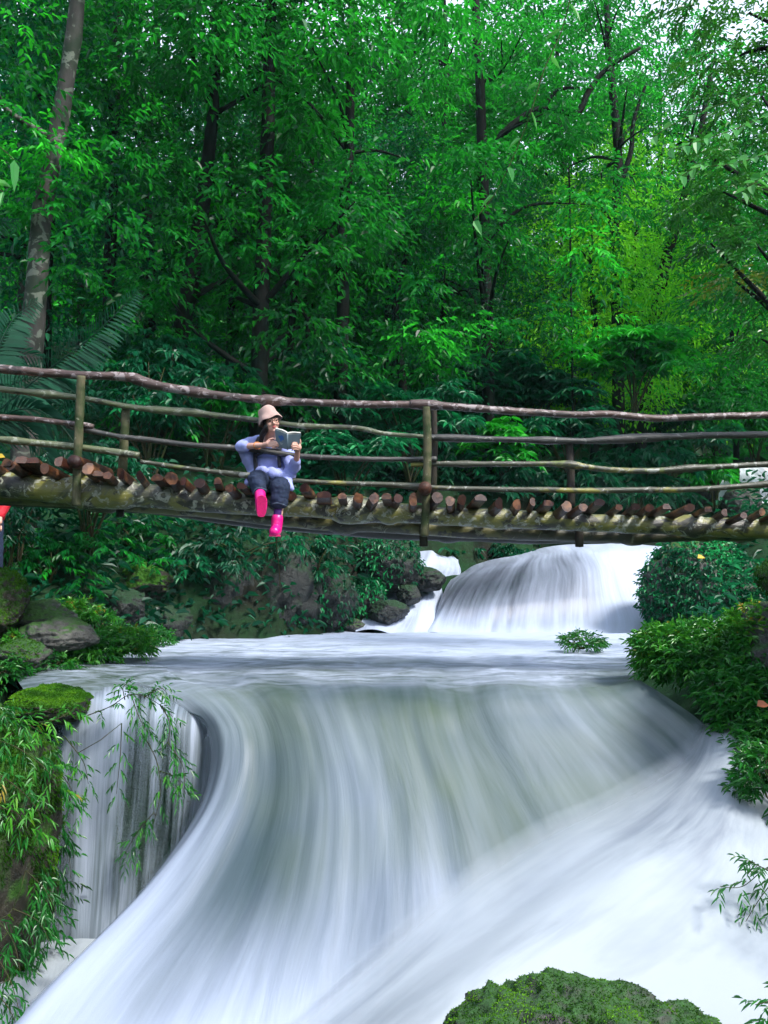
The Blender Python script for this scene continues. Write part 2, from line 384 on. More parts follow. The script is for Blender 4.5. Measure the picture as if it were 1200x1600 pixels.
M['rock'] = rock_mat('rock_wet', (0.022, 0.024, 0.024), (0.075, 0.075, 0.068), (0.02, 0.075, 0.012), 0.35, 0.8)
M['rock_grey'] = rock_mat('rock_grey', (0.020, 0.022, 0.021), (0.12, 0.12, 0.108), (0.03, 0.095, 0.012), 0.40, 0.85)
M['rock_moss'] = rock_mat('rock_mossy', (0.016, 0.016, 0.012), (0.05, 0.046, 0.032), (0.030, 0.110, 0.008), 0.0, 0.45, 0.6, 0.3, 4)
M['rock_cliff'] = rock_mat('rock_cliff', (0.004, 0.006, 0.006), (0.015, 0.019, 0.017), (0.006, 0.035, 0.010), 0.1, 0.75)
M['rock_drip'] = rock_mat('rock_under_fall', (0.03, 0.075, 0.05), (0.07, 0.12, 0.085), (0.02, 0.13, 0.04), 0.2, 0.8)
M['moss_tuft'] = leaf_mat('moss_tuft', (0.008, 0.04, 0.003), (0.034, 0.135, 0.004), (0.11, 0.29, 0.010), 0.25, 0.7, 0.15)
M['ground'] = rock_mat('forest_floor', (0.006, 0.007, 0.005), (0.016, 0.016, 0.010), (0.005, 0.034, 0.009), 0.1, 0.8, 0.8, 0.2, 1.2)

def water_mat(name, deep, deep2, foamc, su=14.0, sv=0.55, amp=1.0, alpha=False, rough=0.28, fine=0.5, wmix=0.0, sharp=0.5, olo=0.30, ohi=0.62):
    """silky running water: 'foam' says how much air is in it, the flow map draws it out along the current"""
    s = NT(name)
    uv = s.n('ShaderNodeUVMap', uv_map='flow').outputs[0]
    def st(a, b, det, dist=0.0, ro=0.55):
        mp = s.n('ShaderNodeMapping'); s.lk(uv, mp.inputs[0]); mp.inputs['Scale'].default_value = (a, b, 1); return s.noise(mp.outputs[0], 1.0, det, ro, dist)
    a = st(su, sv, 5, 0.6, 0.6); b = st(su * 4.5, sv * 1.6, 3); c = st(su * 0.33, sv * 1.3, 3, 0.3)
    k = s.math('ADD', s.math('MULTIPLY', s.math('SUBTRACT', a, 0.5), 1.5 * amp), s.math('MULTIPLY', s.math('SUBTRACT', b, 0.5), fine * amp))
    k = s.math('ADD', k, s.math('MULTIPLY', s.math('SUBTRACT', c, 0.5), 1.1 * amp))
    if wmix:
        w = s.noise(s.coord('Object', (0.6, 1.5, 1)), 2.3, 8, 0.7, 1.5); pl = s.attr('pool')
        w2 = s.math('MULTIPLY', s.math('SUBTRACT', w, 0.5), 3.2 * wmix)
        k = s.math('ADD', s.math('MULTIPLY', k, s.math('SUBTRACT', 1.0, pl)), s.math('MULTIPLY', w2, pl))
    f = s.attr('foam')
    t = s.math('ADD', f, s.math('MULTIPLY', k, s.math('ADD', 0.25, s.math('MULTIPLY', s.math('MULTIPLY', f, s.math('SUBTRACT', 1.0, f)), 3.0))), True)
    t = s.ramp(t, [(0.0, 0.0), (sharp, 0.46), (1.0, 1.0)])
    dc = s.mix(s.ramp(s.noise(s.coord('Object'), 0.55, 3), [(0.38, 0.0), (0.62, 1.0)]), deep, deep2)
    col = s.mix(t, dc, foamc)
    r = s.mix(t, (rough,) * 3, (0.75,) * 3)
    b_ = s.pbr(Base_Color=col, Roughness=r, Specular_IOR_Level=0.5, Normal=s.bump(s.math('ADD', a, s.math('MULTIPLY', c, 0.6)), 0.25, 0.05))
    if not alpha: return s.done(b_)
    tr = s.n('ShaderNodeBsdfTransparent'); mx = s.n('ShaderNodeMixShader')
    e = s.attr('edge')
    if olo is None: al = s.math('ADD', e, s.math('MULTIPLY', s.math('MULTIPLY', e, s.math('SUBTRACT', 1.0, e)), s.math('MULTIPLY', k, 5.0)), True)
    else: al = s.math('MULTIPLY', s.ramp(s.math('ADD', f, s.math('MULTIPLY', k, 0.55), True), [(olo, 0.0), (ohi, 1.0)]), e)
    tl = s.n('ShaderNodeBsdfTranslucent'); s.lk(col, tl.inputs['Color']); m2 = s.n('ShaderNodeMixShader'); m2.inputs[0].default_value = 0.0 if olo is None else 0.3; s.lk(b_.outputs[0], m2.inputs[1]); s.lk(tl.outputs[0], m2.inputs[2])
    s.lk(al, mx.inputs[0]); s.lk(tr.outputs[0], mx.inputs[1]); s.lk(m2.outputs[0], mx.inputs[2])
    return s.done(mx)
FOAM = (0.38, 0.44, 0.57)
M['chute'] = water_mat('water_chute', (0.038, 0.064, 0.036), (0.024, 0.047, 0.055), FOAM, 22, 2.6, 0.30, rough=0.45, wmix=1.15, fine=0.8, alpha=True, olo=None)
M['foam'] = water_mat('water_foam', (0.115, 0.145, 0.20), (0.11, 0.145, 0.185), (0.41, 0.465, 0.515), 8, 2.2, 1.4, alpha=True, rough=0.5, olo=0.0, ohi=0.45)
M['fall'] = water_mat('water_fall', (0.030, 0.036, 0.050), (0.042, 0.048, 0.066), FOAM, 20, 1.4, 0.62, fine=0.8)
M['curtain'] = water_mat('water_curtain', (0.12, 0.18, 0.18), (0.12, 0.17, 0.20), (0.42, 0.48, 0.60), 14, 0.6, 1.15, alpha=True, rough=0.4, fine=0.6, olo=0.20, ohi=0.66)
M['fall_far'] = water_mat('water_far_fall', (0.05, 0.06, 0.08), (0.06, 0.07, 0.09), (0.75, 0.80, 0.88), 16, 1.0, 1.2)  # foam colour raised to paint in the light that the trees block
M['spray'] = water_mat('water_spray', (0.35, 0.42, 0.5), (0.35, 0.42, 0.5), FOAM, 10, 1.0, 0.9, alpha=True, rough=0.6)

def plain(name, c, rough=0.7, var=0.25, scale=30, bump=0.2, dist=0.004, spec=0.4, c2=None, sheen=0.0):
    s = NT(name); v = s.coord('Object'); n = s.noise(v, scale, 5, 0.6); n2 = s.noise(v, scale * 0.25, 3)
    c2 = c2 or tuple(x * (1 - var) for x in c)
    col = s.mix(s.ramp(s.math('ADD', s.math('MULTIPLY', n, 0.5), s.math('MULTIPLY', n2, 0.5)), [(0.35, 0.0), (0.65, 1.0)]), c2, c)
    return s.done(s.pbr(Base_Color=col, Roughness=rough, Specular_IOR_Level=spec, Normal=s.bump(n, bump, dist), Sheen_Weight=sheen))
M['skin'] = plain('skin', (0.56, 0.32, 0.25), 0.5, 0.12, 40, 0.05)
M['lips'] = plain('lips', (0.55, 0.12, 0.12), 0.4)
M['shirt'] = plain('shirt_cotton', (0.29, 0.33, 0.64), 0.85, 0.10, 24, 0.3, 0.006)
M['denim'] = plain('denim', (0.010, 0.022, 0.058), 0.85, 0.5, 60, 0.4, 0.004)
M['denim_hem'] = plain('denim_hem', (0.05, 0.075, 0.12), 0.9, 0.4, 80, 0.4)
M['boot'] = plain('boot_rubber', (0.70, 0.006, 0.20), 0.35, 0.10, 10, 0.1, spec=0.5)
M['boot_sole'] = plain('boot_sole', (0.72, 0.008, 0.15), 0.6, 0.25, 60, 0.6, 0.006)
M['sock'] = plain('sock_wool', (0.05, 0.016, 0.13), 0.95, 0.3, 120, 0.4)
M['hat'] = plain('hat_felt', (0.40, 0.275, 0.245), 0.95, 0.15, 90, 0.5, 0.004)
M['hair'] = plain('hair', (0.010, 0.007, 0.007), 0.4, 0.4, 120, 0.5, 0.004)
M['strap'] = plain('strap', (0.015, 0.017, 0.028), 0.8, 0.3, 80, 0.3)
M['bangle'] = plain('bangle', (0.55, 0.20, 0.03), 0.3)
M['glasses'] = plain('glasses_frame', (0.06, 0.02, 0.012), 0.3)
M['eye'] = plain('eye_dark', (0.012, 0.009, 0.008), 0.2)
M['cover'] = plain('book_cover', (0.19, 0.26, 0.31), 0.5, 0.08, 12, 0.05)
M['cover_blue'] = plain('book_print_blue', (0.05, 0.18, 0.55), 0.5, 0.3, 30, 0.0)
M['cover_pale'] = plain('book_print_pale', (0.55, 0.62, 0.66), 0.5, 0.2, 30, 0.0)
M['pages'] = plain('book_pages', (0.5, 0.5, 0.46), 0.8, 0.08, 200, 0.1)
M['red_jacket'] = plain('red_jacket', (0.60, 0.012, 0.03), 0.7, 0.25, 20, 0.3, 0.006)
M['white_cloth'] = plain('white_piping', (0.7, 0.7, 0.7), 0.8)
M['leaf_yellow'] = plain('fallen_leaf_yellow', (0.55, 0.38, 0.03), 0.6)
M['leaf_rust'] = plain('fallen_leaf_rust', (0.40, 0.13, 0.06), 0.6)
# ------------------------------------------------------------------ ground
def xl(y): return np.interp(y, [-10, 3, 5, 7.5, 9, 11, 13, 14.2, 15, 16.5, 19, 20.2, 21.0, 22.5, 25, 30, 40, 90], [-4, -3.6, -3.0, -2.9, -3.6, -3.7, -3.3, -2.7, -1.2, -0.2, 0.6, 1.0, 3.8, 5.4, 8.0, 10.5, 15, 40])
def xr(y): return np.interp(y, [-10, 3, 5, 7, 8.5, 10, 13, 16, 19, 22, 26, 40, 90], [4, 4.2, 4.2, 3.7, 2.9, 3.0, 4.2, 5.3, 6.4, 9, 14, 24, 60])
def bed(y): return np.interp(y, [-20, 2.2, 3.0, 6.0, 8.5, 15.8, 18.6, 24, 27, 40, 90, 300], [-0.75, -0.75, -2.6, -2.5, -0.6, -0.5, 1.0, 1.2, 3.2, 5.5, 13, 40])
def ground_z(x, y):
    x, y = np.asarray(x, float), np.asarray(y, float)
    s = np.maximum(xl(y) - x, x - xr(y)); rec = np.interp(y, [6.2, 8.3, 8.9], [0, 1.9, 0.0]) * sstep(-1.35, -1.85, x) * (y > 5.5)
    left = x < xl(y)
    step = np.where(left, np.interp(y, [3, 8, 12, 14, 16, 20], [2.4, 1.2, 0.9, 1.6, 2.6, 2.0]), np.interp(y, [3, 8, 12, 16], [1.6, 0.7, 0.8, 1.5]))
    z = bed(y) - rec + sstep(-0.15, 1.1, s) * step + np.maximum(0, s - 0.8) * np.where(y > 12, 0.22, 0.12) * np.exp(-np.maximum(0, s) / 60)
    q = np.stack([x, y, 0 * x], -1).reshape(-1, 3)
    n = (fbm(q * 0.35, 4, 3) - 0.5).reshape(x.shape) * 1.2 + (fbm(q * 1.7, 3, 5) - 0.5).reshape(x.shape) * 0.35
    hill = 30 * sstep(55, 220, np.hypot(x, np.maximum(y, 0)) + np.maximum(0, -y)) + 6 * sstep(12, 45, np.abs(x) * (y < 60))
    return z + n * sstep(-0.1, 1.0, s) * np.where(y > 10, 1, 0.5) + hill * sstep(0, 3, s)
def warp(a, b, n, k): t = np.linspace(-1, 1, n); w = np.sinh(k * t) / np.sinh(k); return np.where(w < 0, -w * a, w * b)
gx = warp(-260, 260, 250, 4.2); gy = 8 + warp(-70, 380, 260, 4.2)
GX, GY = np.meshgrid(gx, gy)
GZ = ground_z(GX, GY)
b = MB(); b.grid(np.stack([GX, GY, GZ], -1))
ground = b.build('ground', M['ground']); ground['kind'] = 'structure'

# ------------------------------------------------------------------ water
def water_patch(name, C, m, n, mt, foam, pool=None, edge=None, rip=0.0, seed=0, rough_scale=2.2, wave=0.0):
    """C[row][stream] = (px, py, depth) or a point"""
    C = np.array([[P(*q) if len(q) == 3 else np.array(q[:3]) for q in row] for row in C])
    A = [np.asarray(foam, float)[..., None]]
    A.append((np.zeros(C.shape[:2]) if pool is None else np.asarray(pool, float))[..., None])
    A.append((np.ones(C.shape[:2]) if edge is None else np.asarray(edge, float))[..., None])
    G = catmull_grid(np.concatenate([C] + A, -1), m, n)
    X = G[..., :3].copy()
    du = np.gradient(X, axis=1); dv = np.gradient(X, axis=0); N = nrm(np.cross(du, dv)); N = N * np.sign(N[..., 2:3] + 1e-6)
    arc = np.cumsum(np.linalg.norm(dv, axis=-1), axis=0); wid = np.mean(np.sum(np.linalg.norm(du, axis=-1), 1))
    U = np.broadcast_to(np.linspace(0, 1, n)[None], (m, n)); A_ = np.mean(arc, 1, keepdims=True) + 0 * arc
    q = np.stack([U * wid * rough_scale, A_ * 0.35, 0 * U], -1).reshape(-1, 3)
    h = (fbm(q, 3, seed) - 0.5).reshape(m, n)
    X = X + N * (h * rip * (1 - G[..., 4]) )[..., None]
    if wave:
        h2 = (fbm(X.reshape(-1, 3) * [0.9, 2.4, 1], 4, seed + 9) - 0.5).reshape(m, n); X[..., 2] += h2 * wave * np.clip(G[..., 4], 0, 1)
    uv = np.stack([U, A_ / wid], -1).reshape(-1, 2)
    i = np.arange(m - 1)[:, None]; j = np.arange(n - 1)[None, :]
    Q = np.stack([i * n + j, i * n + j + 1, (i + 1) * n + j + 1, (i + 1) * n + j], -1).reshape(-1, 4)
    me = mesh(name, X.reshape(-1, 3), [Q], {'foam': np.clip(G[..., 3], 0, 1).ravel(), 'pool': np.clip(G[..., 4], 0, 1).ravel(), 'edge': np.clip(G[..., 5], 0, 1).ravel()}, uv, True)
    o = obj(name, me, mt); o['kind'] = 'structure'
    return o
def z0(px, d): return (px, 900 + F / d + 0.0, d)       # a point of the pool's surface
streams = [
 [z0(215, 15.0), z0(150, 12.3), z0(185, 9.4), (252, 1092, 8.42), (316, 1160, 8.2), (302, 1270, 7.9), (212, 1410, 7.35), (66, 1560, 6.8), (-40, 1660, 6.5)],
 [z0(250, 15.2), z0(200, 12.0), z0(228, 9.3), (292, 1085, 8.4), (347, 1145, 8.0), (334, 1250, 7.6), (245, 1380, 7.0), (100, 1530, 6.4), (0, 1640, 6.1)],
 [z0(330, 15.6), z0(300, 12.0), z0(305, 9.2), (365, 1085, 8.35), (402, 1150, 7.95), (396, 1250, 7.5), (332, 1390, 6.85), (232, 1530, 6.2), (150, 1650, 5.8)],
 [z0(420, 15.9), z0(400, 12.0), z0(395, 9.1), (430, 1085, 8.3), (460, 1150, 7.9), (468, 1250, 7.4), (440, 1390, 6.75), (390, 1530, 6.1), (350, 1650, 5.7)],
 [z0(510, 16.0), z0(500, 12.0), z0(490, 9.1), (505, 1085, 8.3), (530, 1150, 7.85), (552, 1250, 7.33), (550, 1390, 6.7), (530, 1520, 6.15), (515, 1640, 5.75)],
 [z0(600, 16.0), z0(600, 12.0), z0(590, 9.1), (600, 1085, 8.3), (617, 1150, 7.85), (642, 1250, 7.35), (660, 1380, 6.75), (668, 1490, 6.3), (665, 1600, 5.9)],
 [z0(690, 16.0), z0(690, 12.0), z0(685, 9.1), (690, 1085, 8.3), (706, 1150, 7.85), (742, 1240, 7.4), (780, 1350, 6.9), (800, 1440, 6.55), (812, 1530, 6.25)],
 [z0(780, 16.0), z0(780, 12.0), z0(775, 9.1), (780, 1080, 8.35), (803, 1130, 8.0), (852, 1210, 7.6), (905, 1300, 7.15), (932, 1370, 6.85), (945, 1440, 6.6)],
 [z0(870, 15.8), z0(865, 12.0), z0(860, 9.15), (867, 1075, 8.45), (897, 1115, 8.1), (956, 1180, 7.75), (1015, 1250, 7.4), (1042, 1300, 7.15), (1055, 1360, 6.95)],
 [z0(950, 15.6), z0(940, 12.0), z0(925, 9.2), (942, 1070, 8.55), (976, 1100, 8.25), (1037, 1150, 7.95), (1090, 1205, 7.65), (1112, 1245, 7.45), (1125, 1290, 7.3)],
 [z0(1020, 15.3), z0(1010, 12.0), z0(990, 9.3), (1003, 1063, 8.65), (1042, 1087, 8.4), (1092, 1122, 8.15), (1130, 1162, 7.9), (1148, 1192, 7.75), (1158, 1225, 7.6)]]
fo = [ # per stream: nine values from the far shore to the foot
 [0.95, 0.59, 0.36, 0.34, 0.36, 0.42, 0.63, 0.95, 1.00],
 [0.95, 0.68, 0.50, 0.36, 0.31, 0.45, 0.79, 1.00, 1.00],
 [0.95, 0.74, 0.48, 0.23, 0.12, 0.09, 0.12, 0.50, 0.85],
 [0.97, 0.70, 0.38, 0.09, 0.05, 0.08, 0.10, 0.50, 0.85],
 [1.00, 0.74, 0.42, 0.12, 0.20, 0.25, 0.32, 0.50, 0.90],
 [1.00, 0.77, 0.40, 0.05, 0.09, 0.14, 0.32, 0.50, 0.90],
 [1.00, 0.85, 0.46, 0.09, 0.13, 0.14, 0.19, 0.80, 1.00],
 [1.00, 0.91, 0.55, 0.20, 0.18, 0.13, 0.18, 0.88, 1.00],
 [1.00, 0.91, 0.58, 0.26, 0.23, 0.16, 0.12, 0.80, 1.00],
 [0.95, 0.86, 0.29, 0.14, 0.14, 0.09, 0.10, 0.75, 1.00],
 [0.95, 0.82, 0.22, 0.06, 0.03, 0.04, 0.16, 0.85, 1.00]]
streams = [[(x, y + (7 if r == 2 else 0), d) for r, (x, y, d) in enumerate(s)] for s in streams]    # the pool starts to tip over early
C = [[streams[s][r] for s in range(len(streams))] for r in range(9)]
fm = np.array(fo).T
eg = np.ones((9, len(streams))); eg[2:, 0] = [0.8, 0.3, 0, 0, 0, 0, 0]
pl = np.repeat(np.array([1, 0.95, 0.55, 0.12, 0, 0, 0, 0, 0.0])[:, None], len(streams), 1)
water_patch('river', C, 260, 260, M['chute'], fm, pl, eg, 0.17, 4, 2.2, 0.09)
water_patch('pool_edge_water', [[z0(40, 10.8), z0(110, 10.5), z0(190, 10.2), z0(262, 9.9)], [z0(20, 9.6), z0(100, 9.4), z0(190, 9.3), z0(268, 9.1)], [(40, 1084, 8.6), (150, 1073, 8.62), (230, 1075, 8.68), (345, 1088, 8.74)], [(40, 1094, 8.4), (150, 1084, 8.42), (228, 1085, 8.45), (366, 1112, 8.66)]], 60, 60, M['chute'],
            [[0.3, 0.4, 0.4, 0.4], [0.25, 0.3, 0.35, 0.4], [0.15, 0.2, 0.2, 0.25], [0.3, 0.35, 0.3, 0.3]], [[1, 1, 1, 1], [1, 1, 1, 1], [0.4, 0.4, 0.4, 0.4], [0, 0, 0, 0]], None, 0.03, 6, 1.6, 0.05)
# churning white basin at the foot
FB = [[(1080, 1128, 8.04), (1108, 1128, 8.25), (1150, 1138, 8.1), (1200, 1170, 8.0), (1560, 1225, 7.9)],
      [(1048, 1176, 7.72), (1082, 1198, 7.55), (1140, 1210, 7.3), (1220, 1255, 7.0), (1610, 1325, 6.8)],
      [(945, 1240, 7.36), (985, 1262, 7.15), (1085, 1300, 6.8), (1220, 1350, 6.4), (1650, 1425, 6.2)],
      [(822, 1300, 7.03), (862, 1325, 6.80), (985, 1360, 6.45), (1170, 1440, 6.0), (1680, 1545, 5.6)],
      [(668, 1408, 6.50), (712, 1428, 6.38), (850, 1460, 6.05), (1060, 1540, 5.6), (1630, 1685, 5.1)],
      [(500, 1545, 5.93), (545, 1565, 5.86), (700, 1570, 5.6), (900, 1660, 5.2), (1480, 1825, 4.6)],
      [(375, 1660, 5.62), (410, 1680, 5.55), (560, 1700, 5.2), (740, 1790, 4.8), (1260, 1975, 4.2)],
      [(240, 1800, 5.3), (270, 1780, 5.2), (400, 1830, 4.8), (560, 1950, 4.4), (1060, 2175, 3.8)]]
ff = [[0.7, 0.85, 0.95, 0.9, 0.8], [0.8, 0.8, 0.95, 0.85, 0.8], [0.95, 0.95, 0.85, 0.82, 0.75], [1, 1, 1, 0.92, 0.75], [1, 1, 1, 1.0, 0.8], [1, 1, 1, 1, 0.9], [1, 1, 1, 1, 1], [1, 1, 1, 1, 1]]
water_patch('basin_water', FB, 170, 120, M['foam'], np.array(ff) * 0.98 - 0.06, np.full((8, 5), 0.0), np.tile([0.0, 0.62, 1, 1, 1], (8, 1)), 0.30, 12, 1.1)
# foaming pool below the left curtain
FL = [[(-120, 1465, 7.7), (60, 1468, 7.75), (190, 1470, 7.8), (330, 1480, 7.9)], [(-150, 1520, 7.1), (40, 1520, 7.1), (150, 1530, 7.2), (260, 1545, 7.2)], [(-200, 1600, 6.5), (0, 1600, 6.5), (90, 1605, 6.5), (160, 1620, 6.6)], [(-250, 1750, 5.8), (-60, 1750, 5.8), (60, 1750, 5.9), (160, 1750, 6.0)]]
water_patch('plunge_water', FL, 60, 60, M['foam'], [[0.9, 0.85, 0.9, 0.9], [0.6, 0.8, 0.75, 0.8], [0.7, 0.6, 0.8, 0.9], [0.8, 0.8, 0.9, 0.9]], None, None, 0.12, 31, 2.0)
# curtain over the left rock
for k, dd, off in ((0, 0.0, 0), (1, 0.16, 5)):
    CU = [[(74, 1088, 8.5 + dd), (150, 1076, 8.55 + dd), (230, 1078, 8.6 + dd), (300, 1086, 8.6 + dd), (372, 1110, 8.7 + dd)],
          [(76, 1120, 8.15 + dd), (150, 1106, 8.15 + dd), (225, 1108, 8.15 + dd), (290, 1122, 8.15 + dd), (368, 1165, 8.5 + dd)],
          [(72, 1200, 8.0 + dd), (145, 1190, 8.0 + dd), (220, 1190, 8.0 + dd), (285, 1210, 8.05 + dd), (352, 1250, 8.3 + dd)],
          [(64, 1340, 7.9 + dd), (138, 1330, 7.9 + dd), (208, 1330, 7.92 + dd), (275, 1330, 8.0 + dd), (320, 1340, 8.15 + dd)],
          [(52, 1500, 7.8 + dd), (128, 1500, 7.8 + dd), (195, 1490, 7.85 + dd), (260, 1480, 7.9 + dd), (300, 1480, 8.0 + dd)]]
    fc = [[0.2, 0.35, 0.4, 0.4, 0.2], [0.5, 0.72, 0.52, 0.58, 0.25], [0.46, 0.74, 0.36, 0.44, 0.6], [0.42, 0.62, 0.38, 0.40, 0.75], [0.60, 0.66, 0.65, 0.6, 0.8]]
    ed = [[0.4, 1, 1, 1, 1], [0.4, 1, 1, 1, 1], [0.25, 1, 0.9, 1, 1], [0.2, 1, 0.9, 1, 1], [0.3, 1, 1, 1, 1]]
    water_patch('curtain_water' if k == 0 else 'curtain_water', CU, 90, 90, M['curtain'], np.array(fc) - 0.03 * k, None, ed, 0.10, 41 + off, 2.5)
# upper cascade: a broad dome of water and its white feet
UC = [[(1080, 856, 20.5), (960, 852, 20.5), (880, 854, 20.8), (810, 866, 21.0), (745, 884, 21.0), (712, 905, 20.5)],
      [(1060, 856, 18.9), (965, 854, 18.8), (892, 860, 18.7), (818, 869, 18.6), (748, 884, 18.5), (705, 906, 18.3)],
      [(1050, 880, 18.4), (965, 866, 18.2), (895, 870, 18.0), (806, 884, 17.9), (728, 900, 17.8), (698, 916, 17.7)],
      [(1050, 920, 18.0), (975, 895, 17.7), (905, 893, 17.4), (796, 908, 17.15), (712, 922, 17.1), (690, 934, 17.2)],
      [(1050, 950, 17.4), (985, 930, 17.2), (905, 930, 16.9), (785, 940, 16.6), (700, 946, 16.65), (684, 952, 16.8)],
      [(1050, 975, 16.8), (1000, 965, 16.7), (905, 968, 16.5), (780, 972, 16.3), (690, 970, 16.35), (676, 972, 16.5)],
      [(1045, 990, 16.0), (1000, 988, 16.0), (905, 989, 15.9), (780, 990, 15.8), (685, 990, 15.8), (665, 990, 15.9)]]
uf = [[0.9, 0.95, 0.9, 0.8, 0.6, 0.6], [0.95, 0.98, 0.80, 0.60, 0.42, 0.45], [0.85, 0.97, 0.50, 0.30, 0.20, 0.30], [0.80, 0.95, 0.36, 0.16, 0.08, 0.30], [0.85, 0.9, 0.40, 0.24, 0.26, 0.7], [0.95, 0.95, 0.70, 0.55, 0.75, 1], [1, 1, 1, 0.95, 1, 1]]
water_patch('upper_fall', UC, 150, 150, M['fall'], uf, None, None, 0.22, 55, 1.0)
SC = [[(725, 848, 22.5), (685, 845, 22.5), (635, 842, 23.0)], [(718, 868, 20.2), (678, 860, 20.0), (636, 856, 20.3)], [(722, 888, 19.5), (672, 880, 19.2), (618, 884, 19.0)], [(712, 908, 18.6), (660, 906, 18.2), (602, 905, 18.0)],
      [(702, 930, 17.7), (650, 936, 17.3), (588, 928, 17.4)], [(698, 962, 16.7), (640, 964, 16.5), (573, 962, 16.6)], [(690, 990, 15.9), (625, 990, 15.8), (555, 987, 15.9)]]
water_patch('side_fall', SC, 110, 70, M['fall'], [[1, 1, 0.9], [0.9, 1, 0.8], [0.65, 0.95, 0.45], [0.8, 0.35, 0.5], [0.95, 0.7, 0.4], [1, 1, 0.9], [1, 1, 1]], None, None, 0.38, 57, 1.6)
# the river comes down from the right behind the bridge
UR = [[(1095, 728, 31), (1140, 722, 31), (1190, 730, 31), (1320, 735, 31)], [(1098, 752, 29), (1145, 750, 28.6), (1215, 755, 28.6), (1340, 765, 29)], [(1085, 795, 27.5), (1150, 792, 27.2), (1230, 792, 27), (1350, 800, 27)],
      [(1060, 850, 25), (1140, 846, 25), (1220, 846, 25), (1340, 850, 25)], [(950, 856, 22.5), (1060, 854, 22.5), (1180, 852, 22), (1300, 856, 22)], [(860, 851, 21.0), (1010, 855, 20.4), (1130, 862, 20), (1260, 880, 20)]]
water_patch('upper_river', UR, 80, 60, M['fall_far'], [[0.7, 0.95, 0.6, 0.8], [0.5, 0.9, 0.45, 0.8], [0.6, 0.8, 0.5, 0.8], [1, 1, 1, 1], [1, 1, 1, 1], [1, 1, 1, 1]], None, None, 0.25, 61, 0.8)
# side channel right of the leafy boulder
SR = [[(1172, 862, 19.5), (1200, 862, 19.5), (1290, 870, 19.5)], [(1168, 905, 17.5), (1200, 905, 17.5), (1290, 915, 17.5)], [(1140, 955, 15.5), (1185, 955, 15.5), (1280, 960, 15.5)], [(1090, 988, 13.9), (1160, 988, 13.9), (1260, 990, 14)]]
water_patch('side_channel_water', SR, 50, 30, M['fall'], np.full((4, 3), 0.85), None, None, 0.15, 71, 1.5)
# two thin trickles down the back bank
for nm, pts in (('trickle_water', [(521, 835, 17.6), (516, 850, 17.2), (510, 866, 17.0)]), ('trickle_water', [(536, 905, 16.8), (533, 930, 16.55), (528, 960, 16.4)])):
    rows = [[(x - 7 - 2 * i, y, d), (x, y - 1, d - 0.06), (x + 7 + 2 * i, y, d)] for i, (x, y, d) in enumerate(pts)]
    water_patch(nm, rows, 30, 14, M['curtain'], np.full((3, 3), 0.62), None, [[0.3, 1, 0.3]] * 3, 0.05, 81, 3)

# ------------------------------------------------------------------ rocks
def ico(sub):
    bm = bmesh.new(); bmesh.ops.create_icosphere(bm, subdivisions=sub, radius=1.0)
    V = np.array([v.co[:] for v in bm.verts]); T = np.array([[v.index for v in f.verts] for f in bm.faces]); bm.free(); return V, T
ICO = {k: ico(k) for k in (4, 5, 6)}
def rock_shape(size, seed, amp=0.38, freq=1.3, sub=5, crack=0.1, faces=11):
    V, T = ICO[sub]; r = nrm(V)
    n = fbm(V * freq + seed * 7.1, 5, seed) - 0.5; c = np.abs(fbm(V * freq * 2.3 + seed, 3, seed + 40) - 0.5)
    f = 1 + amp * 1.5 * n - crack * sstep(0.10, 0.0, c)
    Q = r * f[:, None]; g = np.random.default_rng(seed)
    for k in range(faces):                                       # broken faces
        d = nrm(g.normal(size=3)); h = g.uniform(0.66, 0.92); e = Q @ d - h
        Q = Q - np.where(e > 0, e * 0.88, 0)[:, None] * d
    m = fbm(Q * freq * 6 + seed, 4, seed + 3) - 0.5; Q = Q * (1 + 0.17 * m - 0.05 * sstep(0.06, 0.0, np.abs(fbm(Q * freq * 3 + 9 + seed, 3, seed + 8) - 0.5)))[:, None]
    return Q * 1.08 * np.asarray(size), T
def rock(name, c, size, seed, mt, label, cat='rock', rot=0.0, group=None, **k):
    """c is the centre; the origin sits there too"""
    V, T = rock_shape(size, seed, **k)
    ca, sa = math.cos(rot), math.sin(rot); V = V @ np.array([[ca, -sa, 0], [sa, ca, 0], [0, 0, 1]]).T
    o = obj(name, mesh(name, V, [T], None, None, True), mt); o.location = [float(q) for q in c]
    tag(o, label, cat, group)
    return o, V + np.asarray(c), T
def scatter(V, T, n, zmin=-1.0, seed=0, face=None):
    """points and normals spread over a triangle mesh by area"""
    a, b_, c = V[T[:, 0]], V[T[:, 1]], V[T[:, 2]]; N = np.cross(b_ - a, c - a); ar = np.linalg.norm(N, axis=1); N = nrm(N)
    w = ar * (N[:, 2] > zmin)
    if face is not None: w = w * face(N, (a + b_ + c) / 3)
    i = rng.choice(len(T), n, p=w / w.sum()); u = rng.random((n, 2)); fl = u.sum(1) > 1; u[fl] = 1 - u[fl]
    return a[i] + (b_[i] - a[i]) * u[:, :1] + (c[i] - a[i]) * u[:, 1:], N[i]
def child_leaves(name, mt, parent, V, Q, A, label=None):
    org = np.zeros(3) if parent is None else np.array(parent.matrix_basis.translation)
    o = obj(name, mesh(name, V - org, [Q], {'tint': A}), mt, parent)
    if label: o['label'] = label
    return o
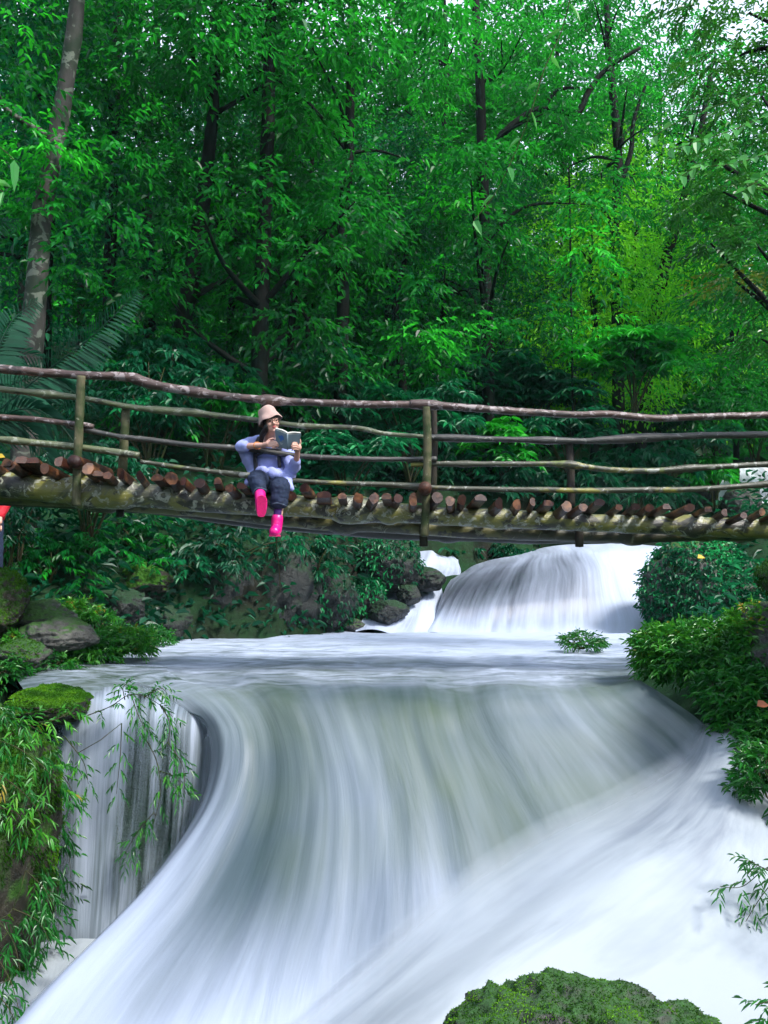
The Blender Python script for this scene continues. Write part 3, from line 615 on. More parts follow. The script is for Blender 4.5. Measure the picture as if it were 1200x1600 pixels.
def cover(name, parent, V, T, n, mt, L, W, tint, zmin=-0.3, lean=0.5, face=None, droop=0.4, tv=0.15):
    p, N = scatter(V, T, n, zmin, face=face)
    d = N * 0.5 + jitter(n, 0.6) + np.array([0, -0.25, -lean])
    t = np.clip(tint + (fbm(p * 2.1, 3, 8) - 0.5) * 1.2 + rng.normal(0, tv, n), 0, 1)
    return child_leaves(name, mt, parent, *leaves(p + N * rng.uniform(0, L, (n, 1)), d, N + UP * 0.6 + jitter(n, 0.35), L * rng.uniform(0.6, 1.2, n), L * W, t, droop))
def ctr(px, py, d): return P(px, py, d)

# foreground mossy rock
o, V, T = rock('mossy_rock', ctr(905, 1706, 4.1), (0.74, 0.5, 0.40), 3, M['rock'], 'moss covered rock in the white water at the very front', 'rock', amp=0.3, freq=1.9, sub=6, faces=0)
p, N = scatter(V, T, 60000, -0.2)
keep = fbm(p * 9, 3, 2) > 0.38; p, N = p[keep], N[keep]; n = len(p)
child_leaves('moss', M['moss_tuft'], o, *leaves(p - N * 0.004, N + jitter(n, 0.55), jitter(n, 1.0), rng.uniform(0.008, 0.022, n), 0.006, np.clip(0.52 + (fbm(p * 5, 3, 5) - 0.5) * 2.6 + rng.normal(0, 0.15, n), 0, 1), 0.3))
# left near cliff
o, V, T = rock('cliff_rock', ctr(-38, 1340, 7.35), (0.62, 0.7, 1.38), 11, M['rock_moss'], 'tall dark rock draped in bamboo-like leaves beside the thin curtain fall', 'rock', amp=0.25, sub=5)
CLIFF = (o, V, T)
p, N = scatter(V, T, 26000, -0.9, face=lambda N, c: (N[:, 1] < 0.4) * 1.0); k = fbm(p * 3, 3, 12) > 0.44; p, N = p[k], N[k]; n = len(p)
child_leaves('moss', M['moss_tuft'], o, *leaves(p, N + jitter(n, 0.6) - UP * 0.4, jitter(n, 1.0), rng.uniform(0.015, 0.04, n), 0.012, np.clip(0.34 + (fbm(p * 4, 3, 5) - 0.5) * 1.8, 0, 1), 0.4))
o, V, T = rock('mossy_rock', ctr(80, 1102, 7.9), (0.34, 0.42, 0.16), 14, M['rock_moss'], 'low moss capped rock at the lip of the thin curtain fall', 'rock', amp=0.25, sub=5)
p, N = scatter(V, T, 14000, 0.2); n = len(p)
child_leaves('moss', M['moss_tuft'], o, *leaves(p, N + jitter(n, 0.6), jitter(n, 1.0), rng.uniform(0.010, 0.026, n), 0.008, np.clip(0.42 + (fbm(p * 7, 3, 5) - 0.5) * 1.8, 0, 1), 0.3))
rock('fall_rock', ctr(215, 1310, 8.75), (0.95, 0.42, 1.32), 17, M['rock_drip'], 'mossy rock face behind the thin curtain fall at left', 'rock', amp=0.16, freq=2.2, sub=5)
rock('wet_rock', ctr(322, 1185, 8.5), (0.17, 0.22, 0.46), 19, M['rock_drip'], 'dark wet rock between the thin curtain fall and the rim of the main chute', 'rock', amp=0.15)
# left shore rocks
def tufted(r, n=3500):
    o, V, T = r; p, N = scatter(V, T, n, 0.15); k = fbm(p * 4, 3, 9) > 0.42; p, N = p[k], N[k]; n = len(p)
    child_leaves('moss', M['moss_tuft'], o, *leaves(p, N + jitter(n, 0.6), jitter(n, 1.0), rng.uniform(0.012, 0.030, n), 0.010, np.clip(0.5 + (fbm(p * 5, 3, 5) - 0.5) * 2.0, 0, 1), 0.3))
tufted(rock('boulder', ctr(-10, 950, 9.8), (0.36, 0.45, 0.42), 21, M['rock_moss'], 'large rounded boulder with moss at the left edge under the bridge', 'rock', amp=0.2), 9000)
rock('shore_rock', ctr(64, 965, 10.3), (0.34, 0.4, 0.20), 22, M['rock_grey'], 'pale grey flat rock right of the mossy boulder on the left shore', 'rock', rot=0.5)
rock('shore_rock', ctr(95, 995, 9.9), (0.40, 0.4, 0.20), 25, M['rock_grey'], 'grey cracked slab sloping into the left shore plants', 'rock', rot=-0.3)
tufted(rock('shore_rock', ctr(30, 1022, 9.6), (0.45, 0.5, 0.18), 27, M['rock'], 'dark wet rock low on the left shore above the mossy lip', 'rock', rot=0.2))
rock('bank_rock', ctr(182, 950, 13.2), (0.42, 0.5, 0.36), 29, M['rock_cliff'], 'dark upright rock on the left bank behind the leafy shore', 'rock', rot=0.3)
tufted(rock('bank_rock', ctr(218, 915, 14.0), (0.5, 0.5, 0.35), 31, M['rock_moss'], 'leaning slab with olive moss on the left bank under the bridge', 'rock', rot=0.9))
rock('bank_rock', ctr(268, 975, 14.2), (0.35, 0.5, 0.34), 33, M['rock_cliff'], 'dark stone where the left shore plants meet the back bank', 'rock')
# back bank cliff
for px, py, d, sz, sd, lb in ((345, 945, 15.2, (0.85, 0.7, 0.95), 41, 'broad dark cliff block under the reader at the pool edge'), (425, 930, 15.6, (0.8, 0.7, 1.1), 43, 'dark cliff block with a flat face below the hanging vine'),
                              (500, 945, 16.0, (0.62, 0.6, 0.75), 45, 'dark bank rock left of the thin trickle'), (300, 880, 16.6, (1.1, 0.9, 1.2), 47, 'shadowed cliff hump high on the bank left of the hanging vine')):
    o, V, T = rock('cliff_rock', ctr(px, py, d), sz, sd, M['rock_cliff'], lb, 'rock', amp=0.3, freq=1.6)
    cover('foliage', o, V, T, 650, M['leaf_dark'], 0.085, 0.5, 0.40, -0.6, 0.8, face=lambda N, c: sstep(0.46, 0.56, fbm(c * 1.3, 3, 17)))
# stepped boulders left of the upper cascade
for px, py, d, sz, sd, lb in ((600, 890, 17.2, (0.70, 0.6, 0.54), 51, 'large mossy boulder between the trickle and the upper cascade'), (562, 940, 16.7, (0.46, 0.45, 0.40), 53, 'middle mossy boulder right of the thin trickle'),
                              (607, 955, 16.25, (0.36, 0.4, 0.26), 55, 'small wet boulder at the left foot of the upper cascade'), (548, 978, 16.3, (0.30, 0.35, 0.15), 57, 'low grey rock in the foam left of the upper cascade'),
                              (540, 870, 18.6, (0.7, 0.6, 0.5), 59, 'dark rock above the trickle under the bridge')):
    o, V, T = rock('boulder', ctr(px, py, d), sz, sd, M['rock_cliff'] if sd != 57 else M['rock_grey'], lb, 'rock', amp=0.3)
    if sd in (51, 53, 59): cover('foliage', o, V, T, 1600, M['leaf_dark'], 0.085, 0.5, 0.5, 0.05)
for px, py, d, sz, sd, lb in ((668, 905, 17.35, (0.34, 0.4, 0.24), 91, 'wet dark rock splitting the left tier of the upper cascade'), (640, 928, 16.75, (0.22, 0.3, 0.2), 93, 'small black rock in the lower left tier of the upper cascade')):
    rock('wet_rock', ctr(px, py, d), sz, sd, M['rock_cliff'], lb, 'rock', amp=0.3)
# leafy boulder right of the upper cascade
o, V, T = rock('leafy_boulder', ctr(1092, 918, 15.8), (1.02, 0.9, 0.84), 61, M['rock_grey'], 'big boulder wrapped in small leaves right of the upper cascade', 'rock', amp=0.34, freq=1.4)
cover('foliage', o, V, T, 9500, M['leaf_dark'], 0.085, 0.62, 0.60, -0.9, 0.15, face=lambda N, c: sstep(0.42, 0.55, fbm(c * 0.9, 3, 77) + 0.14 - 0.45 * sstep(0.5, 1.0, N[:, 2]) * (c[:, 0] < 5.6)))
p, N = scatter(V, T, 150, -0.5)
child_leaves('sprigs', M['leaf_dark'], o, *sprays(p, N * 0.8 + UP * 0.3 + jitter(150, 0.4), rng.uniform(0.10, 0.26, 150), 7, 0.10, 0.35, rng.uniform(0.4, 0.8, 150), 0.4, 0.75, 0.3))
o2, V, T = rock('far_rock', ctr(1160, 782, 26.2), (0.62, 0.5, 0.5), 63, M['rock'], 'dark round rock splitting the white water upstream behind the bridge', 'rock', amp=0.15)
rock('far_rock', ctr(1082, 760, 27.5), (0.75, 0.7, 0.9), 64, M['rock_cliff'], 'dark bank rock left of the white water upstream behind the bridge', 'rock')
# mossy ledge poking in at the right edge
o, V, T = rock('overhang_rock', ctr(1300, 912, 7.4), (0.62, 0.7, 0.30), 67, M['rock_moss'], 'dark mossy ledge poking in at the right edge under the bridge', 'rock', amp=0.22)
cover('moss', o, V, T, 5000, M['moss_tuft'], 0.04, 0.3, 0.12, -1.0, 1.2)
rock('bank_rock', ctr(1235, 1130, 8.5), (0.62, 0.8, 0.75), 69, M['rock'], 'dark bank rock behind the dense bush at the right edge', 'rock')
rock('bank_rock', ctr(1290, 1010, 8.0), (0.62, 0.9, 0.5), 70, M['rock'], 'bank rock under the mossy ledge at the right edge', 'rock')


for px, py, d, sz, sd, lb in ((-330, 830, 9.5, (0.8, 0.9, 0.62), 81, 'boulder carrying the left end of the bridge'), (1590, 905, 9.5, (0.8, 0.9, 0.72), 83, 'boulder carrying the right end of the bridge'), (-345, 930, 9.5, (1.0, 1.1, 0.6), 85, 'broad rock below the left end of the bridge'), (1590, 1010, 9.5, (1.1, 1.1, 0.6), 87, 'broad rock below the right end of the bridge')):
    rock('abutment_rock', ctr(px, py, d), sz, sd, M['rock_moss'], lb, 'rock')
# ------------------------------------------------------------------ footbridge
BR = thing('log_footbridge', 'rustic log footbridge with crooked pole railings spanning the stream', 'bridge', P(600, 780, 9.4))
def line(pts, d): return np.array([P(x, y, d if len(q) == 0 else q[0]) for x, y, *q in pts])
def pole(name, pts, d, rpx, mt, seed, k=12, rough=0.12, label=None, knots=0.0):
    pts = list(pts); rpx = list(np.interp(np.linspace(0, 1, len(pts)), np.linspace(0, 1, len(rpx)), rpx))
    if pts[0][0] == -130: pts.insert(0, (-440, pts[0][1] - 22)); rpx.insert(0, rpx[0])
    if pts[-1][0] == 1350: pts.append((1650, pts[-1][1] - 6)); rpx.append(rpx[-1])
    pts_ = line(pts, d); r = np.broadcast_to(np.asarray(rpx, float), (len(pts),)) * d / F
    pp, rr = resample(pts_, r.copy(), 0.045)
    q = fbm(np.stack([pp[:, 0] * 1.1, 0 * pp[:, 0] + seed, 0 * pp[:, 0]], -1), 3, seed) - 0.5
    q2 = fbm(np.stack([pp[:, 0] * 1.1, 0 * pp[:, 0] + seed, 0 * pp[:, 0] + 5], -1), 3, seed + 5) - 0.5
    pp[:, 2] += q * 0.035; pp[:, 1] += q2 * 0.05
    kn = fbm(np.stack([pp[:, 0] * 2.6, 0 * pp[:, 0] + seed * 3, 0 * pp[:, 0]], -1), 2, seed + 9); rr = rr * (0.92 + 0.35 * sstep(0.62, 0.8, kn) + 0.16 * (kn - 0.5))
    mb = MB(); mb.tube(pp, rr, k, True, rough, seed)
    o = mb.build(name, mt, BR)
    if label: o['label'] = label
    return o
# bearers
pole('bearer_log', [(-130, 745), (0, 756), (100, 766), (200, 772), (300, 780), (400, 787), (520, 795), (650, 804), (800, 811), (1000, 819), (1200, 825), (1350, 828)], 9.25, [24, 23, 22, 21, 20, 19.5, 18, 17, 16, 15.5, 17, 18], M['beam'], 3, 20, 0.10, 'mottled olive and white front bearer log')
pole('bearer_log', [(-130, 768), (100, 778), (200, 785), (400, 806), (520, 817), (650, 825), (800, 832), (1000, 838), (1200, 832), (1350, 830)], 9.62, [15, 14, 14, 14, 13.5, 13, 12, 10.5, 10, 10], M['beam_low'], 5, 16, 0.10)
pole('bearer_log', [(-130, 770), (200, 788), (400, 814), (520, 824), (650, 833), (800, 838), (1000, 838), (1200, 830), (1350, 828)], 10.1, [13, 13, 13, 13, 12.5, 12, 11, 10, 10], M['beam_dark'], 7, 14, 0.10)
# deck logs: (px, py of the near end, half height in px, squashed?)
ends = [(10, 722, 12), (17, 727, 11), (33, 717, 12), (52, 722, 12), (70, 729, 10), (93, 722, 11), (137, 731, 13), (153, 738, 10), (168, 741, 9), (190, 741, 12), (218, 745, 10), (245, 748, 11), (268, 748, 14), (287, 751, 10), (312, 751, 12), (340, 755, 10), (358, 758, 10), (377, 760, 10),
        (398, 763, 10), (418, 765, 10), (438, 768, 10), (455, 770, 10), (476, 767, 12), (506, 771, 13), (535, 773, 10), (560, 774, 11), (585, 776, 12), (604, 774, 10), (622, 775, 11), (647, 776, 13), (684, 778, 12), (703, 780, 11), (721, 782, 11), (752, 780, 11), (781, 783, 11), (809, 783, 11), (833, 784, 9), (857, 786, 10), (886, 787, 12), (911, 789, 10),
        (936, 788, 11), (967, 793, 8), (993, 791, 9), (1015, 792, 9), (1042, 794, 9), (1077, 791, 10), (1107, 795, 8), (1133, 798, 9), (1162, 801, 8), (1191, 801, 8), (-15, 724, 11), (-42, 720, 11), (-70, 718, 11), (-98, 716, 11), (1218, 803, 9), (1246, 804, 9), (1274, 805, 9), (1300, 806, 9)]
ends += [(-126 - 30 * q, 714 - 2 * q, 11) for q in range(10)] + [(1330 + 30 * q, 806, 9) for q in range(10)]      # on to the banks
for i, (x, y, h) in enumerate(ends):
    rr_ = random.Random(i * 7 + 1)
    d0 = (8.84 if not 380 < x < 462 else 9.12) + rr_.uniform(-0.08, 0.08); r = 0.75 * h * d0 / F
    a = P(x, y, d0); L = rr_.uniform(1.4, 1.6); yaw = rr_.uniform(-0.10, 0.10)
    zt = a[2] + rr_.uniform(-0.03, 0.01)
    bm_ = bmesh.new(); k = rr_.choice([7, 8, 9, 10]); n = 7
    pr = [1 + rr_.uniform(-0.16, 0.12) for _ in range(k)]; cut = rr_.random(); ph = rr_.uniform(0, 6.28); sq = rr_.uniform(0.82, 1.15)
    rows = []
    slant = rr_.uniform(-0.7, 0.7); sl2 = rr_.uniform(-0.2, 0.8)
    for t in np.linspace(0, 1, n):
        row = []
        for j in range(k):
            an = ph + j * 2 * math.pi / k; wob = 1 + rr_.uniform(-0.06, 0.06)
            dx, dz = r * sq * pr[j] * wob * math.cos(an), r / sq * pr[j] * wob * math.sin(an)
            if cut < 0.4: dz = max(dz, -0.35 * r); dx *= 1.12
            elif cut > 0.8: dx = min(dx, 0.45 * r)
            yy = t * L + (1 - t) * (slant * dx + sl2 * dz) * 0.9
            row.append(bm_.verts.new((dx + math.sin(yaw) * t * L, yy, dz - t * 0.17)))
        rows.append(row)
    for q in range(n - 1):
        for j in range(k): bm_.faces.new((rows[q][j], rows[q][(j + 1) % k], rows[q + 1][(j + 1) % k], rows[q + 1][j]))
    capv = [bm_.verts.new(v.co.copy()) for v in rows[0]]; cf = bm_.faces.new(list(reversed(capv)))
    bm_.faces.new(rows[-1])
    bmesh.ops.bevel(bm_, geom=[e for e in bm_.edges if len(e.link_faces) == 2 and abs((e.verts[0].co - e.verts[1].co).y) > L / n * 0.5], offset=r * 0.12, segments=1, affect='EDGES')
    me = bpy.data.meshes.new('deck_log'); bm_.to_mesh(me)
    at = me.attributes.new('end', 'FLOAT', 'POINT'); idx = set()
    for v in me.vertices: pass
    # faces that form the sawn end: open ring at the front
    for pgn in me.polygons:
        if pgn.normal.y < -0.8 and len(pgn.vertices) >= k:
            for v in pgn.vertices: at.data[v].value = 1.0
    bm_.free()
    o = obj('deck_log', me, M['deck'], BR); org = np.array(BR.location)
    o.location = [float(q) for q in (np.array([a[0], a[1], zt]) - org)]
# rails
pole('rail', [(-130, 566), (0, 577), (120, 587), (196, 590), (212, 593), (240, 602), (300, 613), (400, 625), (500, 630), (655, 631)], 9.06, [8, 8, 7.5, 7.5, 9.5, 8.5, 7, 7, 6.5, 6], M['rail_red'], 21, 14, 0.16, 'reddish top rail piece with a knotted kink')
pole('rail', [(640, 633), (700, 635), (800, 642), (900, 648), (950, 647), (1020, 653), (1100, 652), (1200, 650), (1350, 648)], 9.06, [5.5, 6.5, 6.5, 6, 6, 6.5, 6, 6, 6], M['rail_red'], 23, 14, 0.14)
pole('rail', [(-130, 590), (0, 608), (120, 622), (200, 636), (300, 646), (400, 657), (480, 666), (560, 668), (600, 676), (662, 681)], 9.16, [5.5, 5.5, 5.5, 5, 5, 5, 4.5, 4.5, 4, 3.5], M['rail_green'], 25, 12, 0.12, 'pale green second rail')
pole('rail', [(672, 683), (800, 686), (900, 688), (1000, 686), (1100, 681), (1200, 680), (1350, 676)], 9.16, [4.5, 5, 5, 5.5, 6, 6, 6], M['rail_dark'], 27, 12, 0.12)
pole('rail', [(-130, 640), (0, 652), (70, 657), (146, 666)], 9.08, [5, 5, 5, 4], M['rail_red'], 29, 12, 0.18)
pole('rail', [(104, 666), (160, 678), (200, 685), (300, 696), (400, 703), (470, 712), (560, 716), (682, 718)], 9.10, [3.5, 4.5, 5, 5, 5, 4.5, 4.5, 3.5], M['rail_dark'], 31, 12, 0.14)
pole('rail', [(642, 727), (700, 725), (800, 726), (880, 727), (950, 735), (1020, 736), (1100, 730), (1200, 725), (1350, 718)], 9.12, [3.5, 4.5, 5, 5, 5, 5, 5, 5, 5], M['rail_yellow'], 33, 12, 0.14)
pole('rail', [(-130, 675), (0, 687), (100, 697), (217, 713)], 9.12, [5.5, 5.5, 6, 6], M['rail_green'], 35, 12, 0.12)
pole('rail', [(220, 722), (300, 732), (380, 742), (460, 752), (530, 756), (600, 758), (700, 763), (860, 765), (1000, 766), (1100, 763), (1200, 755), (1350, 742)], 9.12, [3.5, 4, 4, 4, 4, 4.5, 4.5, 5, 5, 5, 5, 5], M['rail_yellow'], 37, 12, 0.12)
def vpost(pts, d, rpx, mt, seed, name='post'):
    r = np.broadcast_to(np.asarray(rpx, float), (len(pts),)) * d / F
    mb = MB(); mb.tube(line(pts, d), r.copy(), 12, True, 0.14, seed, 0.0, 0.04); return mb.build(name, mt, BR)
vpost([(127, 588), (124, 660), (121, 720), (119, 790)], 8.98, [7, 7, 6.5, 6.5], M['post'], 51)
vpost([(197, 636), (194, 690), (190, 755)], 9.24, [6.5, 7, 7.5], M['post'], 53)
vpost([(666, 636), (668, 700), (666, 770), (663, 838)], 8.98, [6, 6.5, 6.5, 6.5], M['post'], 55)
vpost([(678, 640), (679, 700), (677, 775)], 9.3, [4.5, 5, 5], M['post_dark'], 57)
vpost([(889, 690), (892, 740), (893, 790)], 9.25, [5.5, 6, 6], M['post_dark'], 59)
for i, (x, y, h) in enumerate(((115, 721, 10.5), (664, 762, 10.5))):
    mb = MB(); a = P(x, y, 8.80); mb.tube([a, a + [0.01, 0.4, 0.0], a + [0, 1.1, 0.0]], [h * 8.9 / F, h * 8.9 / F, h * 8.9 / F], 12, True, 0.12, 61 + i, 0.0, 0.08)
    o = mb.build('cross_bar', M['deck'], BR); o['label'] = 'reddish round cross bar end beside the post'
for x, y in ((662, 849), (905, 850), (188, 803)):
    mb = MB(); a = P(x, y, 9.5); mb.tube([a + [0, 0, 0.25], a, a - [0, 0, 0.03]], 0.045, 10, True, 0.12, int(x)); mb.build('peg', M['post_dark'], BR)
# fallen leaf lying on the deck at left
def flat_leaf(name, c, L, W, yaw, mt, label, tilt=0.3):
    V, Q, A = leaves([[0, 0, 0]], [[math.cos(yaw), math.sin(yaw), tilt]], [[0.1, -0.75, 0.7]], L, W, 0.5, 0.25)
    V2 = V - np.array([0, 0.0, 0.0]); 
    Vb = V2 + [0, 0.004, -0.004]; n = len(V2)
    ring = [0, 1, 2, 3, 4, 5]; side = np.array([[ring[i], ring[(i + 1) % 6], ring[(i + 1) % 6] + n, ring[i] + n] for i in range(6)])
    o = obj(name, mesh(name, np.vstack([V2, Vb]), [Q, Q[:, ::-1] + n, side]), mt); o.location = [float(q) for q in c]
    tag(o, label, 'leaf'); return o
flat_leaf('fallen_leaf', P(-8, 716, 8.93), 0.13, 0.09, -0.3, M['leaf_yellow'], 'yellow fallen leaf on the bridge deck at the left edge')
flat_leaf('fallen_leaf', P(1183, 1103, 7.35), 0.11, 0.08, 0.2, M['leaf_rust'], 'rust coloured leaf caught on the right bank bush')
flat_leaf('fallen_leaf', P(1090, 872, 14.7), 0.16, 0.11, 0.4, M['leaf_yellow'], 'yellow brown leaf lying on the leafy boulder')
mb = MB(); vp = [P(434, 822, 9.55), P(432, 850, 9.6), P(436, 885, 9.55), P(438, 925, 9.6)]
mb.tube(vp, [0.006, 0.006, 0.005, 0.004], 6, True, 0.1, 3, 0, 0.04)
tag(mb.build('hanging_vine', M['vine']), 'thin brown vine dangling below the bridge under the reader', 'vine')
# ------------------------------------------------------------------ the reader on the bridge
PE = thing('person', 'seated person in bucket hat, lilac shirt and pink boots reading on the bridge', 'person', P(419, 757, 9.3))
def rotm(yaw, pitch, roll): return np.array(Matrix.Rotation(yaw, 3, 'Z') @ Matrix.Rotation(pitch, 3, 'X') @ Matrix.Rotation(roll, 3, 'Y'))
HC = P(424, 661, 8.96)
HR = rotm(R(20), R(-4), R(-9))          # local x = viewer's right, -y = where the face looks, z = up
def hd(x, y, z): return HC + HR @ np.array([x, y, z])
px = lambda *q: P(*q)
sk = MB()
sk.ell(HC, (0.072, 0.090, 0.106), HR); sk.ell(hd(0, -0.022, -0.062), (0.052, 0.058, 0.048), HR); sk.ell(hd(0, -0.062, -0.092), (0.020, 0.018, 0.016), HR)
sk.cap(hd(0, -0.084, 0.010), 0.009, hd(0, -0.103, -0.026), 0.012); sk.ell(hd(0, -0.094, -0.031), (0.019, 0.012, 0.010), HR)
for q in (-1, 1):
    sk.ell(hd(0.034 * q, -0.060, -0.026), (0.028, 0.024, 0.024), HR); sk.ell(hd(0.030 * q, -0.074, 0.022), (0.024, 0.014, 0.010), HR); sk.ell(hd(0.072 * q, 0.005, -0.010), (0.010, 0.020, 0.030), HR)
sk.cap(px(419, 690, 9.16), 0.055, hd(0, 0.012, -0.085), 0.046)
sk.chain([px(399, 694, 9.24), px(419, 690, 9.2), px(443, 697, 9.24)], [0.05, 0.075, 0.05])
sk.chain([px(419, 695, 9.22), px(420, 720, 9.33), px(420, 750, 9.36)], [0.12, 0.12, 0.13])
sk.chain([px(398, 693, 9.24), px(375, 698, 9.06), px(411, 695.5, 8.90)], [0.046, 0.040, 0.026])
sk.chain([px(444, 697, 9.24), px(461, 733, 9.08), px(465, 706, 8.90)], [0.046, 0.040, 0.026])
sk.chain([px(411, 755, 9.34), px(403, 749, 8.96), px(408, 796, 8.74)], [0.085, 0.058, 0.038])
sk.chain([px(430, 757, 9.34), px(440, 760, 8.96), px(433, 822, 8.92)], [0.085, 0.058, 0.036])
# hands: palm, four unequal fingers and a thumb
def hand(mb, wrist, palm, fingers, thumb):
    mb.cap(wrist, 0.025, palm, 0.028); mb.ell(palm, (0.034, 0.022, 0.034))
    for f in fingers: mb.chain([px(*q) for q in f], [0.0098, 0.0092, 0.0085, 0.0075][:len(f)], 8)
    mb.chain([px(*q) for q in thumb], [0.0125, 0.011, 0.0095][:len(thumb)], 8)
hand(sk, px(411, 695.5, 8.90), px(419, 693.5, 8.86),
     [[(421, 690.5, 8.84), (427, 689, 8.80), (431.5, 690.5, 8.775), (434, 693, 8.785)], [(421.5, 693, 8.835), (428, 692, 8.79), (433, 693.5, 8.77), (435.5, 696, 8.785)],
      [(421, 695.5, 8.835), (427.5, 695, 8.79), (432, 696.5, 8.775), (434, 698.5, 8.79)], [(420, 697.5, 8.84), (425.5, 697.8, 8.80), (429.5, 699, 8.79), (431, 700.5, 8.80)]],
     [(417, 690.5, 8.855), (421.5, 686.5, 8.85), (426.5, 685, 8.84)])
hand(sk, px(465, 706, 8.90), px(466, 699, 8.86),
     [[(466, 695, 8.845), (463, 692, 8.80), (459.5, 691.5, 8.775), (456.5, 693, 8.77)], [(466.5, 697.5, 8.84), (462.5, 695, 8.79), (458, 695, 8.765), (455, 696.5, 8.765)],
      [(466, 700, 8.84), (462, 698.3, 8.79), (457.8, 698.6, 8.77), (455.5, 700, 8.775)], [(465, 703, 8.845), (461.5, 701.8, 8.80), (458, 702.3, 8.785), (456, 703.5, 8.79)]],
     [(468, 697, 8.875), (469.5, 691, 8.86), (468.5, 686.5, 8.85)])
remeshed(sk, 'body', M['skin'], PE, 0.0052, 3)
for q in (-1, 1):
    e = MB(); e.ell(hd(0.031 * q, -0.0785, 0.004), (0.0135, 0.008, 0.0075), HR); e.build('eye', M['eye'], PE)
    e = MB(); th = np.linspace(0, 2 * np.pi, 25); e.tube([hd(0.033 * q + 0.026 * math.cos(a), -0.100, 0.002 + 0.022 * math.sin(a)) for a in th], 0.0028, 6, False)
    if q == -1: gl = e
    else: gl.V += [e.V[0]]; gl.Q += [e.Q[0] + gl.n]; gl.A += e.A; gl.n += e.n
gl.tube([hd(-0.008, -0.101, 0.004), hd(0, -0.103, 0.006), hd(0.008, -0.101, 0.004)], 0.0028, 6)
for q in (-1, 1): gl.tube([hd(0.059 * q, -0.098, 0.006), hd(0.074 * q, -0.04, 0.008), hd(0.075 * q, 0.0, 0.008)], 0.0026, 6)
gl.build('glasses', M['glasses'], PE)
e = MB(); e.ell(hd(0, -0.0865, -0.056), (0.021, 0.009, 0.0055), HR); e.ell(hd(0, -0.085, -0.063), (0.017, 0.009, 0.0055), HR); e.build('lips', M['lips'], PE)
h = MB(); h.ell(hd(0, 0.016, 0.018), (0.082, 0.092, 0.102), HR); h.ell(hd(-0.062, 0.0, -0.03), (0.022, 0.045, 0.07), HR); h.ell(hd(0.064, 0.01, -0.02), (0.02, 0.04, 0.06), HR)
for k in range(9):
    a = -0.05 + 0.0125 * k; h.cap(hd(a, -0.072 + abs(a) * 0.4, 0.072), 0.013, hd(a * 1.12, -0.088 + abs(a) * 0.5, 0.040 - 0.01 * (k % 2)), 0.006, 8)
bp = [hd(-0.062, -0.01, -0.05), px(410, 679, 9.02), px(408, 686, 9.04), px(407.5, 694, 9.06)]
h.chain(bp, [0.03, 0.028, 0.026, 0.016]); h.chain([hd(0.06, 0.03, -0.05), px(434, 684, 9.12), px(438, 692, 9.16)], [0.022, 0.02, 0.012])
remeshed(h, 'hair', M['hair'], PE, 0.006, 2, 0.006, 60, 3)
# bucket hat: a lathe with a flared, stitched brim
prof = [(0.0, 0.142), (0.05, 0.141), (0.076, 0.136), (0.088, 0.122), (0.094, 0.096), (0.099, 0.066), (0.104, 0.050), (0.114, 0.030), (0.124, 0.008), (0.130, -0.010), (0.128, -0.014), (0.120, 0.000), (0.110, 0.022), (0.101, 0.040), (0.094, 0.060), (0.088, 0.096), (0.072, 0.126), (0.0, 0.134)]
hm = MB(); k = 40; G = np.zeros((len(prof), k + 1, 3))
HT = rotm(R(14), R(-12), R(-20))
hc = HC + HR @ np.array([-0.004, 0.010, 0.030])
for i, (r_, z_) in enumerate(prof):
    for j in range(k + 1):
        a = 2 * math.pi * j / k; w = 0.006 * math.sin(5 * a + 1) * (r_ > 0.11) + 0.004 * math.sin(3 * a) * (z_ > 0.05)
        G[i, j] = hc + HT @ np.array([(r_ + w * 0.6) * math.cos(a) * 0.97, (r_ + w * 0.6) * math.sin(a) * 1.05, z_ + w])
hm.grid(G); hm.build('hat', M['hat'], PE)
# shirt
s = MB()
s.chain([px(402, 692, 9.24), px(419, 692, 9.23), px(441, 697, 9.24)], [0.080, 0.088, 0.078])
s.ell(px(420, 706, 9.25), (0.165, 0.115, 0.12)); s.ell(px(420, 724, 9.28), (0.185, 0.135, 0.13)); s.ell(px(421, 743, 9.30), (0.21, 0.15, 0.09))
s.chain([px(400, 693, 9.24), px(386, 696, 9.14), px(376, 698.5, 9.07), px(383, 697.5, 9.02)], [0.075, 0.07, 0.056, 0.052])
s.chain([px(381, 704, 9.14), px(390, 722, 9.2), px(399, 738, 9.25)], [0.058, 0.066, 0.07])
s.chain([px(442, 699, 9.24), px(452, 714, 9.17), px(459, 730, 9.08), px(462, 722, 9.01)], [0.075, 0.074, 0.064, 0.05])
s.chain([px(455, 735, 9.12), px(449, 748, 9.15)], [0.06, 0.06])
s.chain([px(396, 741, 9.22), px(388, 753, 9.16)], [0.06, 0.040]); s.chain([px(404, 738, 9.18), px(412, 735, 9.10)], [0.06, 0.045])
s.chain([px(436, 741, 9.18), px(447, 752, 9.08), px(455, 763, 9.02)], [0.07, 0.06, 0.03]); s.chain([px(424, 738, 9.14), px(436, 744, 9.06)], [0.055, 0.04])
for q in (-1, 1): s.cap(px(419 + 7 * q, 688.5, 9.14), 0.022, px(420 + 2 * q, 699, 9.11), 0.016)
remeshed(s, 'shirt', M['shirt'], PE, 0.0062, 6, 0.022, 8, 5)
